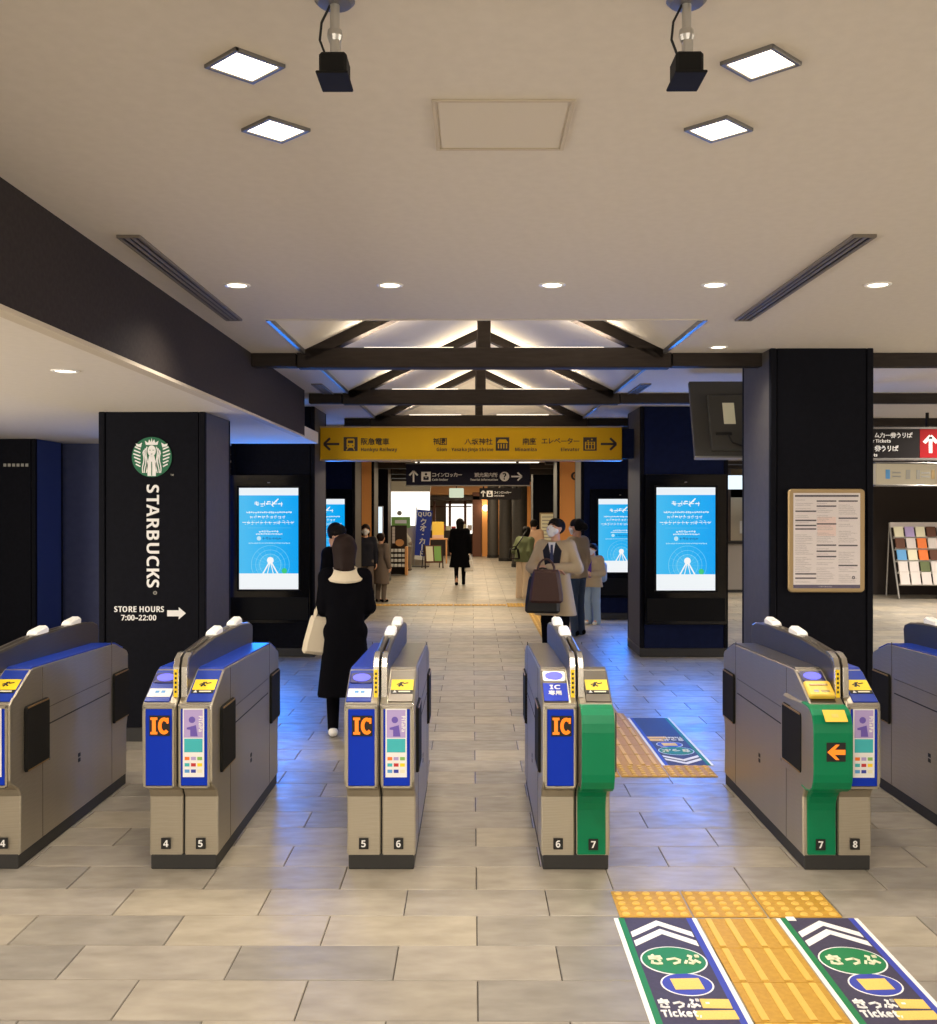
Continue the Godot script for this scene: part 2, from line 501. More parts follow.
func screen_picture() -> ImageTexture:
	var rng := RandomNumberGenerator.new()
	rng.seed = 7
	var im := Image.create(354, 600, false, Image.FORMAT_RGB8)
	var white := Color(1, 1, 1)
	for x in 354:
		im.fill_rect(Rect2i(x, 0, 1, 600), Color(0.30, 0.76, 0.97).lerp(Color(0.0, 0.66, 0.98), x / 353.0))
	paint_rect(im, 0, 0, 354, 44, Color(0.95, 0.98, 1.0))
	paint_rect(im, 0, 506, 354, 600, Color(0.97, 0.99, 1.0))
	paint_words(im, rng, 92, 276, 78, 32, white, 4)
	paint_line(im, Vector2(196, 100), Vector2(232, 66), 8, white)
	paint_words(im, rng, 44, 320, 138, 12, white, 2)
	paint_words(im, rng, 64, 300, 160, 22, white, 2)
	paint_words(im, rng, 20, 340, 192, 24, white, 2)
	paint_line(im, Vector2(52, 236), Vector2(310, 236), 1.5, white, 0.5)
	paint_words(im, rng, 118, 240, 250, 14, white, 2)
	paint_words(im, rng, 100, 262, 268, 9, white, 2)
	paint_disc(im, Vector2(118, 298), 0, 13, white, 0.7)
	paint_words(im, rng, 140, 256, 290, 17, Color(0.1, 0.5, 0.75), 3)
	paint_words(im, rng, 56, 310, 322, 9, Color(0.7, 0.9, 1.0), 2)
	var hub := Vector2(186, 428)
	paint_disc(im, hub + Vector2(0, 40), 0, 78, Color(0.6, 0.88, 0.98), 0.22)
	for r in [62.0, 86.0, 112.0]: paint_disc(im, hub + Vector2(0, 26), r, r + 3, Color(0.8, 0.95, 1.0), 0.5)
	for k in 16: paint_line(im, hub + Vector2(0, 26), hub + Vector2(0, 26) + Vector2.from_angle(TAU * k / 16.0) * 110, 1.5, white, 0.3)
	for s in [-1, 1]:
		paint_line(im, hub, hub + Vector2(s * 46, 82), 8, white)
		paint_line(im, hub, hub + Vector2(s * 18, 82), 5, white)
	paint_disc(im, hub, 0, 20, white)
	paint_disc(im, Vector2(270, 490), 0, 16, Color(0.25, 0.8, 0.5))
	paint_rect(im, 0, 506, 354, 600, Color(0.97, 0.99, 1.0))
	return ImageTexture.create_from_image(im)

func notice_picture() -> ImageTexture:
	var rng := RandomNumberGenerator.new()
	rng.seed = 11
	var im := Image.create(420, 600, false, Image.FORMAT_RGB8)
	im.fill(Color8(226, 218, 218))
	var ink := Color8(64, 58, 70)
	paint_rect(im, 10, 12, 410, 24, ink)
	paint_rect(im, 0, 578, 420, 600, Color8(70, 62, 96))
	paint_words(im, rng, 160, 250, 583, 11, Color8(215, 210, 220), 1)
	paint_rect(im, 150, 150, 268, 270, Color8(232, 208, 202))
	var heads := [[12, 110, 132], [12, 168, 132], [12, 200, 132], [12, 222, 132], [12, 505, 132], [12, 532, 132], [146, 46, 124], [146, 78, 124], [146, 190, 124], [146, 324, 124], [146, 362, 124], [146, 396, 124], [284, 46, 120], [284, 154, 120], [284, 326, 120], [284, 452, 120]]
	for h in heads: paint_rect(im, h[0], h[1], h[0] + h[2], h[1] + 9, ink)
	for c in [[12, 144], [146, 268], [284, 404]]:
		var y := 40
		while y < 560:
			var clear := true
			for h in heads:
				if absi(h[0] - c[0]) < 8 and y > h[1] - 12 and y < h[1] + 14: clear = false
			if clear and rng.randf() < 0.8: paint_words(im, rng, c[0], c[0] + 60 + rng.randi() % 60, y, 6, Color8(168, 160, 164), 1)
			y += 11
	paint_disc(im, Vector2(378, 532), 4, 10, ink)
	return ImageTexture.create_from_image(im)

# ---------------------------------------------------------------- lights
func spot_lamp(parent: Node, at: Vector3, energy: float, col := Color(1.0, 0.955, 0.89), angle := 72.0, size := 0.05) -> void:
	var l := SpotLight3D.new()
	l.name = "lamp_light"
	parent.add_child(l, true)
	l.position = at
	l.rotation.x = -PI * 0.5
	l.light_energy = energy
	l.light_color = col
	l.spot_angle = angle
	l.spot_angle_attenuation = 0.9
	l.spot_range = 40.0
	l.spot_attenuation = 2.0
	l.light_size = size
	l.shadow_enabled = true

func area_lamp(parent: Node, at: Vector3, rot: Vector3, size: Vector2, energy: float, col: Color) -> void:
	var l := AreaLight3D.new()
	l.name = "panel_light"
	parent.add_child(l, true)
	l.position = at
	l.rotation = rot
	l.area_size = size
	l.area_normalize_energy = true
	l.light_energy = energy
	l.light_color = col
	l.area_range = 40.0
	l.area_attenuation = 2.0
	l.shadow_enabled = true

const FACE_DOWN := Vector3(-PI * 0.5, 0, 0)
const FACE_UP := Vector3(PI * 0.5, 0, 0)
const FACE_CAMERA := Vector3(0, PI, 0)

func round_downlight(at: Vector3, energy: float, label: String, group: String) -> void:
	var o := thing("downlight", label, "downlight", at, 0.0, group)
	part(o, "trim_ring", lathe(pts([0.052, 0.004, 0.05, -0.004, 0.062, -0.007, 0.07, -0.002, 0.07, 0.004])), M.white_plastic)
	part(o, "lamp_lens", lathe(pts([0.0, -0.002, 0.051, -0.001]), 20), M.lamp_glow)
	spot_lamp(o, Vector3(0, -0.02, 0), energy)

func square_downlight(at: Vector3, energy: float) -> void:
	var o := thing("square_downlight", "square recessed downlight with thin metal frame in the beige ceiling", "downlight", at, PI * 0.25, "square ceiling downlights")
	var s := 0.070
	for k in 4:
		part(o, "frame_edge", box_mesh(Vector3(s * 2 + 0.012, 0.012, 0.012), 0.002), M.metal_grey, Vector3(0, -0.004, s).rotated(Vector3.UP, k * PI * 0.5), Vector3(0, k * PI * 0.5, 0))
	part(o, "lamp_diffuser", box_mesh(Vector3(s * 2 - 0.012, 0.006, s * 2 - 0.012), 0.001), M.lamp_glow, Vector3(0, -0.003, 0))
	spot_lamp(o, Vector3(0, -0.03, 0), energy)

# ---------------------------------------------------------------- setting
func tile_mesh(w: float, l: float) -> Mesh:
	var st := begin()
	add_tile(st, 0, 0, w, l, 0.0, 0.012)
	return st.commit()

func add_tile(st: SurfaceTool, cx: float, cz: float, w: float, l: float, y: float, deep: float) -> void:
	var e := 0.0025
	var a := [Vector3(cx - w / 2, y - e, cz - l / 2), Vector3(cx + w / 2, y - e, cz - l / 2), Vector3(cx + w / 2, y - e, cz + l / 2), Vector3(cx - w / 2, y - e, cz + l / 2)]
	var t := []
	var b := []
	for i in 4:
		t.append(Vector3(cx + (a[i].x - cx) * (1 - 2 * e / w), y, cz + (a[i].z - cz) * (1 - 2 * e / l)))
		b.append(a[i] - Vector3(0, deep, 0))
	quad(st, t[0], t[1], t[2], t[3], Vector3.UP)
	for i in 4:
		var j := (i + 1) % 4
		var n: Vector3 = ((a[i] + a[j]) * 0.5 - Vector3(cx, y, cz)) * Vector3(1, 0, 1)
		n = n.normalized()
		quad(st, t[i], t[j], a[j], a[i], (n + Vector3.UP).normalized())
		quad(st, a[i], a[j], b[j], b[i], n)

func floor_material(key: String, lo: Color, hi: Color, sd: int, offset: Vector3) -> StandardMaterial3D:
	var m := grained(key, lo, hi, Vector3(1.1, 1.1, 2.4), 0.36, 0.0, sd, 0.012, 5)
	m.uv1_offset = offset
	var rough := ramp_texture(noise_image(sd + 40, 0.02, 4, 256), Color(0.30, 0.30, 0.30), Color(0.52, 0.52, 0.52))
	m.roughness = 1.0
	m.roughness_texture = rough
	return m

func make_floor() -> void:
	var rng := RandomNumberGenerator.new()
	rng.seed = 21
	var base := sbounds("floor", -8.0, 13.0, -0.12, -0.006, -4.2, 42.0, M.joint)
	tag(base, "stone tile floor of the station concourse in running bond", "floor")
	var tones := []
	for t in [[150, 142, 129], [160, 151, 136], [143, 136, 125], [166, 156, 138], [154, 146, 134], [137, 131, 122]]:
		var c := srgb(t[0], t[1], t[2])
		tones.append(floor_material("floor_stone_%d" % tones.size(), c.darkened(0.10), c.lightened(0.07), 30 + tones.size(), Vector3(tones.size() * 0.37, 0, tones.size() * 0.61)))
	var pw := 0.61
	var pd := 0.297
	var w := pw - 0.004
	var l := pd - 0.004
	var whole := tile_mesh(w, l)
	var rest := []
	for t in tones: rest.append(begin())
	var count := 0
	for r in range(-26, 128):
		var d := 3.441 + r * pd + pd * 0.5
		var off := -1.2 if posmod(r, 2) == 0 else -0.895
		for k in range(-12, 25):
			var x := off + (k + 0.5) * pw
			if x < -7.9 or x > 12.9: continue
			var tone: int = rng.randi() % tones.size()
			var px := 472.0 + x / d * F if d > 0.5 else -999.0
			var half := w * 0.5 / maxf(d, 0.5) * F
			if count < 296 and d > 3.2 and d < 11.0 and px > -half and px < 937 + half and not (x < -1.9 and d > 7.6):
				count += 1
				var o := part(base, "tile", whole, tones[tone], Vector3(x, 0, -d) - base.position)
				o.position.y += rng.randf_range(-0.0008, 0.0)
			else:
				add_tile(rest[tone], x, -d, w, l, 0.0, 0.012)
	for t in tones.size():
		var o := part(base, "distant_tiles", rest[t].commit(), tones[t], -base.position)
		o.set_meta("kind", "stuff")

func slot_diffuser(x: float, d0: float, d1: float, y: float, label: String) -> void:
	var o := thing("slot_diffuser", label, "air vent", Vector3(x, y, -(d0 + d1) * 0.5), 0.0, "linear slot air diffusers in the ceiling")
	var l := d1 - d0
	part(o, "back_plate", box_mesh(Vector3(0.09, 0.006, l), 0.001), M.black_trim, Vector3(0, -0.002, 0))
	for s in [-1, 1]:
		part(o, "frame_rail", box_mesh(Vector3(0.016, 0.014, l), 0.002), M.vent_grey, Vector3(s * 0.044, -0.006, 0))
		part(o, "frame_end", box_mesh(Vector3(0.10, 0.014, 0.014), 0.002), M.vent_grey, Vector3(0, -0.006, s * l * 0.5))
	for k in [-0.014, 0.014]:
		part(o, "blade", box_mesh(Vector3(0.014, 0.010, l - 0.02), 0.001), M.vent_grey, Vector3(k, -0.006, 0), Vector3(0, 0, 0.4))

const VAULT_L := -1.26
const VAULT_R := 1.44
const VAULT_C := 0.09
const RIDGE := 3.52
const VAULT_END := 14.6
const FASCIA := -1.652

func make_shell() -> void:
	make_floor()
	# main flat ceiling, pieces round the vault and the right-hand hall
	var c := sbounds("ceiling", FASCIA - 0.2, 13.0, CEIL, CEIL + 0.2, -4.2, SILL, M.ceiling_paint)
	tag(c, "plain beige painted ceiling over the ticket gates", "ceiling")
	sbounds("ceiling_side", FASCIA - 0.2, VAULT_L, CEIL, CEIL + 0.2, SILL, VAULT_END, M.ceiling_paint)
	sbounds("ceiling_hall", VAULT_R, 13.0, CEIL, CEIL + 0.2, SILL, 22.0, M.ceiling_paint)
	# gabled vault: two slopes and the gable over the near edge and the far end
	for side in [[VAULT_L, "ceiling_slope_left"], [VAULT_R, "ceiling_slope_right"]]:
		var e: float = side[0]
		var poly := pts([e, CEIL + 0.02, VAULT_C, RIDGE, VAULT_C, RIDGE + 0.12, e, CEIL + 0.14])
		struct(side[1], extruded(poly, -VAULT_END, -SILL), M.ceiling_paint)
	var gable := pts([VAULT_L - 0.1, CEIL + 0.1, VAULT_R + 0.1, CEIL + 0.1, VAULT_C, RIDGE + 0.14])
	struct("wall_gable_near", extruded(gable, -SILL - 0.02, -SILL + 0.1), M.ceiling_paint)
	struct("wall_gable_far", extruded(gable, -VAULT_END - 0.1, -VAULT_END), M.ceiling_paint)
	# thin satin trims along the eaves of the vault
	for e in [VAULT_L, VAULT_R]: sbounds("trim_eaves", e - 0.012, e + 0.012, CEIL - 0.006, CEIL + 0.03, SILL, VAULT_END, M.metal_grey)
	sbounds("trim_ceiling_edge", VAULT_L, VAULT_R, CEIL - 0.004, CEIL + 0.01, SILL - 0.02, SILL + 0.004, M.ceiling)
	# lower ceiling on the left with its dark fascia
	sbounds("ceiling_soffit", -8.0, FASCIA - 0.02, SOFFIT, SOFFIT + 0.12, -4.2, 11.3, M.ceiling_paint)
	sbounds("wall_fascia", FASCIA - 0.06, FASCIA, SOFFIT + 0.012, CEIL + 0.02, -4.2, 10.2, M.dark_timber)
	sbounds("wall_fascia_end", -3.2, FASCIA, SOFFIT + 0.012, CEIL + 0.02, 10.2, 10.26, M.dark_timber)
	sbounds("trim_fascia", FASCIA - 0.065, FASCIA + 0.004, SOFFIT - 0.004, SOFFIT + 0.014, -4.2, 10.2, M.wall_pale)
	sbounds("ceiling_left_upper", -8.0, FASCIA - 0.2, CEIL, CEIL + 0.2, 10.0, 15.0, M.ceiling_paint)
	# corridor beyond the vault
	sbounds("ceiling_corridor", -8.0, 13.0, 2.62, 2.80, VAULT_END + 0.05, 42.0, M.ceiling_paint)
	for d in [15.4, 17.2, 21.0, 24.5, 28.0, 31.5]:
		sbounds("trim_corridor_beam", -8.0, 6.0, 2.50, 2.63, d, d + 0.35, M.dark_timber)
	# outer walls
	sbounds("wall_left", -8.2, -8.0, -0.1, 3.1, -4.2, 42.0, M.wall_dark)
	sbounds("wall_right", 13.0, 13.2, -0.1, 3.1, -4.2, 42.0, M.wall_pale)
	sbounds("wall_back", -8.2, 13.2, -0.1, 3.1, -4.4, -4.2, M.wall_pale)
	sbounds("wall_far", -8.2, 13.2, -0.1, 3.1, 42.0, 42.2, M.wall_dark)
	sbounds("wall_niche_lit_tint", -8.0, X(212, 11.3), 0.0, SOFFIT, 11.3, 11.5, M.niche_lit_tint)  # the blue light on this wall is part of its colour
	sbounds("wall_hall_dark", 6.6, 13.0, 0.0, 2.62, 20.4, 20.6, M.wall_dark)
	sbounds("wall_over_hall", VAULT_R, 13.0, 2.55, 2.9, 20.3, 20.6, M.wall_dark)
	# brown cross beams of the right-hand hall carry the line of the trusses on
	for d in [7.845, 10.58, 13.5]:
		var o := bounds(self, "cross_beam", VAULT_R + 0.06, 13.0, CEIL - 0.10, CEIL, d - 0.06, d + 0.06, M.dark_timber)
		o.set_meta("kind", "structure")
		var q := bounds(self, "cross_beam", FASCIA + 0.001, VAULT_L - 0.06, CEIL - 0.10, CEIL, d - 0.06, d + 0.06, M.dark_timber)
		q.set_meta("kind", "structure")

func make_truss(d: float, lit: float, label: String) -> void:
	var o := thing("roof_truss", label, "truss", Vector3(VAULT_C, CEIL, -d), 0.0, "dark roof trusses of the vault")
	var hl := VAULT_C - VAULT_L
	var hr := VAULT_R - VAULT_C
	var rise := RIDGE - CEIL
	part(o, "tie_beam", box_mesh(Vector3(hl + hr + 0.1, 0.15, 0.14), 0.006), M.dark_timber, Vector3((hr - hl) * 0.5, -0.035, 0))
	for s in [[-hl, -1.0], [hr, 1.0]]:
		var e: float = s[0]
		var st := begin()
		bar(st, Vector2(e * 1.0, 0.0), Vector2(0, rise - 0.02), 0.125, -0.07, 0.07)
		part(o, "rafter", st.commit(), M.dark_timber)
		# linear light lying on the tie beam, turned up to the slope
		part(o, "led_strip", box_mesh(Vector3(absf(e) * 0.5, 0.012, 0.05), 0.002), M.strip_glow, Vector3(e * 0.42, 0.047, -0.02))
		area_lamp(o, Vector3(e * 0.42, 0.06, -0.02), FACE_UP, Vector2(absf(e) * 0.5, 0.05), lit, Color(1.0, 0.93, 0.82))
	part(o, "king_post", box_mesh(Vector3(0.10, rise - 0.04, 0.10), 0.004), M.dark_timber, Vector3(0, rise * 0.5, 0))

# ---------------------------------------------------------------- columns and screens
# a panelled square column: front face at depth d, narrow trims at its corners, a skirting
func column(x0: float, x1: float, d: float, deep: float, top: float, front: Material, side: Material, label: String, group := "") -> Node3D:
	var o := thing("column", label, "column", Vector3((x0 + x1) * 0.5, 0, -d - deep * 0.5), 0.0, group)
	var w := x1 - x0
	part(o, "core", box_mesh(Vector3(w - 0.05, top, deep - 0.05), 0.0), M.black_trim, Vector3(0, top * 0.5, 0))
	for s in [-1, 1]:
		part(o, "face_panel", box_mesh(Vector3(w - 0.10, top - 0.1, 0.03), 0.004), front, Vector3(0, 0.1 + (top - 0.1) * 0.5, s * (deep * 0.5 - 0.022)))
		part(o, "side_panel", box_mesh(Vector3(0.03, top - 0.1, deep - 0.06), 0.004), side, Vector3(s * (w * 0.5 - 0.018), 0.1 + (top - 0.1) * 0.5, 0))
		for t in [-1, 1]:
			part(o, "corner_trim", box_mesh(Vector3(0.045, top - 0.1, 0.045), 0.006), M.black_panel, Vector3(s * (w * 0.5 - 0.0225), 0.1 + (top - 0.1) * 0.5, t * (deep * 0.5 - 0.0225)))
	part(o, "skirting", box_mesh(Vector3(w + 0.004, 0.1, deep + 0.004), 0.004), M.skirting, Vector3(0, 0.05, 0))
	return o

func screen(x0: float, x1: float, y0: float, y1: float, d: float, energy: float, label: String, picture: Material) -> void:
	var w := x1 - x0
	var h := y1 - y0
	var o := thing("display_screen", label, "display", Vector3((x0 + x1) * 0.5, y0 - 0.36, -d), 0.0, "lit portrait advertising displays")
	var cy := 0.36 + h * 0.5
	part(o, "housing", box_mesh(Vector3(w + 0.26, h + 0.54, 0.05), 0.006), M.glossy_black, Vector3(0, cy - 0.12, 0.026))
	part(o, "lower_cover", box_mesh(Vector3(w + 0.22, 0.26, 0.012), 0.003), M.black_trim, Vector3(0, 0.14, 0.055))
	for e in [[0, h * 0.5 + 0.012, w + 0.05, 0.02], [0, -h * 0.5 - 0.012, w + 0.05, 0.02], [-w * 0.5 - 0.012, 0, 0.02, h], [w * 0.5 + 0.012, 0, 0.02, h]]:
		part(o, "bezel", box_mesh(Vector3(e[2], e[3], 0.014), 0.003), M.black_trim, Vector3(e[0], cy + e[1], 0.056))
	var face := QuadMesh.new()
	face.size = Vector2(w, h)
	part(o, "screen_face", face, picture, Vector3(0, cy, 0.055))
	part(o, "sensor_window", box_mesh(Vector3(0.03, 0.012, 0.004), 0.001), M.metal_grey, Vector3(0, cy + h * 0.5 + 0.06, 0.053))
	area_lamp(o, Vector3(0, cy, 0.075), FACE_CAMERA, Vector2(w, h), energy, Color(0.12, 0.50, 1.0))

# ---------------------------------------------------------------- ticket gates
# Local frame of a gate: origin on the floor at the middle of its plinth, +z towards the camera.
const GATE_D := 5.645
const HALF := 0.161

# outline of a half body seen from the side: (z, y)
func gate_outline() -> PackedVector2Array:
	return pts([-0.755, 0.065, 0.758, 0.065, 0.752, 0.34, 0.772, 0.375, 0.86, 0.425, 0.868, 0.44, 0.868, 0.79, 0.856, 0.802, 0.64, 0.918, 0.61, 0.925, -0.50, 0.895, -0.56, 0.888, -0.765, 0.822, -0.785, 0.80, -0.785, 0.435, -0.755, 0.36])

func side_extrude(poly: PackedVector2Array, x0: float, x1: float, bev: float) -> Mesh:
	# the outline is drawn in (z, y); turning by -90 degrees about y takes its first axis to +z and the extrusion to -x
	var st := begin()
	extrude(st, poly, -x1, -x0, bev)
	var src := st.commit()
	var st2 := begin()
	st2.append_from(src, 0, Transform3D(Basis(Vector3.UP, -PI * 0.5), Vector3.ZERO))
	return st2.commit()

func slope_frame(parent: Node, called: String, x: float) -> Node3D:
	# a frame lying on the sloped top: y runs up the slope, z out of it
	var o := Node3D.new()
	o.name = called
	parent.add_child(o, true)
	o.position = Vector3(x, 0.802, 0.856)
	var ang := atan2(0.918 - 0.802, 0.856 - 0.64)
	o.rotation.x = ang - PI * 0.5
	return o

func slope_part(parent: Node, called: String, mesh: Mesh, m: Material, x: float, up: float, out := 0.0, roll := 0.0) -> MeshInstance3D:
	var ang := atan2(0.918 - 0.802, 0.856 - 0.64)
	var b := Basis(Vector3.RIGHT, ang - PI * 0.5)
	var o := part(parent, called, mesh, m)
	o.transform = Transform3D(b * Basis(Vector3.BACK, roll), Vector3(x, 0.802, 0.856) + b * Vector3(0, up, out))
	return o

func led_letters(st: SurfaceTool, s: float) -> void:
	# the slab-serif letters I and C of the amber matrix
	add_box(st, Vector3(-0.44, -0.42, 0) * s, Vector3(-0.10, -0.30, 0.03) * s)
	add_box(st, Vector3(-0.44, 0.30, 0) * s, Vector3(-0.10, 0.42, 0.03) * s)
	add_box(st, Vector3(-0.36, -0.31, 0) * s, Vector3(-0.18, 0.31, 0.03) * s)
	var prev := Vector2.ZERO
	for k in 21:
		var a := deg_to_rad(48.0 + 264.0 * k / 20.0)
		var p := Vector2(0.235 + cos(a) * 0.21, sin(a) * 0.335) * s
		if k > 0: bar(st, prev, p + (p - prev).normalized() * 0.02 * s, 0.17 * s, 0, 0.03 * s)
		prev = p
	add_box(st, Vector3(0.36, 0.12, 0) * s, Vector3(0.46, 0.40, 0.03) * s)

func gate_number(o: Node3D, n: String, x: float, z: float) -> void:
	var p := part(o, "number_plate", box_mesh(Vector3(0.045, 0.052, 0.004), 0.001), M.black_print, Vector3(x, 0.122, z))
	latin(p, n, 0.032, Vector3(0, 0, 0.002), M.white_print, Vector3.ZERO, HORIZONTAL_ALIGNMENT_CENTER)

func gate_poster(o: Node3D, x: float, w: float) -> void:
	var p := part(o, "poster", box_mesh(Vector3(w, 0.315, 0.002), 0.0), M.white_print, Vector3(x, 0.622, 0.878))
	var z := 0.0012
	part(p, "poster_field", box_mesh(Vector3(w - 0.012, 0.128, 0.0012), 0.0), M.lilac_print, Vector3(0, 0.088, z))
	part(p, "pictogram_head", extruded(ellipse(0.015, 0.015, 20), 0, 0.0006), M.purple_print, Vector3(-0.006, 0.106, z + 0.0006))
	part(p, "pictogram_body", extruded(pts([-0.03, 0.07, 0.012, 0.082, 0.02, 0.03, -0.014, 0.03, -0.014, 0.06, -0.03, 0.062]), 0, 0.0006), M.purple_print, Vector3(0, 0, z + 0.0006))
	latin(p, "PiTaPa", 0.017, Vector3(w * 0.5 - 0.016, 0.088, z + 0.0003), M.white_print, Vector3(0, 0, -PI * 0.5), HORIZONTAL_ALIGNMENT_CENTER)
	part(p, "poster_field", box_mesh(Vector3(w - 0.014, 0.062, 0.0012), 0.0), M.teal_print, Vector3(0, -0.012, z))
	var cols := [M.orange_print, M.lilac_print, M.leaf_print, M.teal_print, M.red_print, M.yellow_sticker, M.sky_print, M.mat_blue, M.cream_print]
	for r in 3:
		for k in 3:
			part(p, "card_print", box_mesh(Vector3(0.022, 0.015, 0.001), 0.0), cols[r * 3 + k], Vector3((k - 1) * 0.029, -0.072 - r * 0.029, z))

func side_pad(o: Node3D, s: float, z0: float, z1: float, y0: float, y1: float, out := 0.0) -> void:
	var x := s * (HALF + out)
	var cz := (z0 + z1) * 0.5
	var cy := (y0 + y1) * 0.5
	var p := part(o, "door_housing", side_extrude(round_rect(z1 - z0, y1 - y0, 0.02, 3), -0.012, 0.014, 0.006), M.rubber, Vector3(x, cy, cz))
	var st := begin()
	var dz := (z1 - z0) * 0.5
	var dy := (y1 - y0) * 0.5
	add_box(st, Vector3(s * 0.012 - 0.003, dy - 0.012, -dz + 0.015), Vector3(s * 0.012 + 0.003, dy - 0.004, dz - 0.015), 0.001)
	add_box(st, Vector3(s * 0.012 - 0.003, -dy + 0.004, -dz + 0.015), Vector3(s * 0.012 + 0.003, -dy + 0.010, dz - 0.015), 0.001)
	part(p, "trim_line", st.commit(), M.gold_trim)

func green_pod(o: Node3D, s: float, arrow: bool) -> void:
	var x0 := 0.006
	var x1 := HALF + (0.022 if arrow else -0.006)
	var front := [0.80, 0.405, 0.86, 0.402, 0.92, 0.412, 0.955, 0.432, 0.972, 0.465, 0.978, 0.50, 0.978, 0.69, 0.972, 0.73, 0.955, 0.765, 0.925, 0.788, 0.885, 0.798, 0.80, 0.80]
	var skin := pts(front + [0.80, 0.792, 0.88, 0.79, 0.92, 0.78, 0.948, 0.759, 0.963, 0.728, 0.969, 0.69, 0.969, 0.50, 0.963, 0.47, 0.948, 0.44, 0.915, 0.421, 0.86, 0.411, 0.80, 0.414])
	part(o, "green_pod", side_extrude(skin, x0 if s > 0 else -x1, x1 if s > 0 else -x0, 0.003), M.green_panel)
	var core := inset(pts(front + [0.62, 0.79, 0.62, 0.42]), 0.006)
	part(o, "pod_core", side_extrude(core, x0 + 0.004 if s > 0 else -x1 + 0.002, x1 - 0.002 if s > 0 else -x0 - 0.004, 0.004), M.steel)
	var lower := pts([0.74, 0.072, 0.766, 0.072, 0.762, 0.28, 0.768, 0.315, 0.785, 0.35, 0.82, 0.38, 0.87, 0.402, 0.80, 0.43, 0.74, 0.42])
	var a := 0.008
	var b := HALF - 0.02
	part(o, "green_panel", side_extrude(lower, a if s > 0 else -b, b if s > 0 else -a, 0.004), M.green_panel)
	if arrow:
		var q := part(o, "led_sign", box_mesh(Vector3(0.085, 0.085, 0.006), 0.001), M.black_print, Vector3(s * 0.083, 0.605, 0.979))
		var st := begin()
		add_box(st, Vector3(-0.012, -0.011, 0.003), Vector3(0.040, 0.011, 0.005))
		extrude(st, pts([-0.040, 0.0, -0.002, 0.034, 0.014, 0.034, -0.008, 0.011, -0.008, -0.011, 0.014, -0.034, -0.002, -0.034]), 0.003, 0.005)
		part(q, "led_arrow", st.commit(), M.led_orange)
		var t := part(o, "yellow_sticker", box_mesh(Vector3(0.10, 0.066, 0.002), 0.0), M.yellow_slot, Vector3(s * 0.083, 0.765, 0.965), Vector3(-0.85, 0, 0))
		part(t, "print_block", box_mesh(Vector3(0.03, 0.02, 0.001), 0.0), M.tape, Vector3(0, 0, 0.0015))

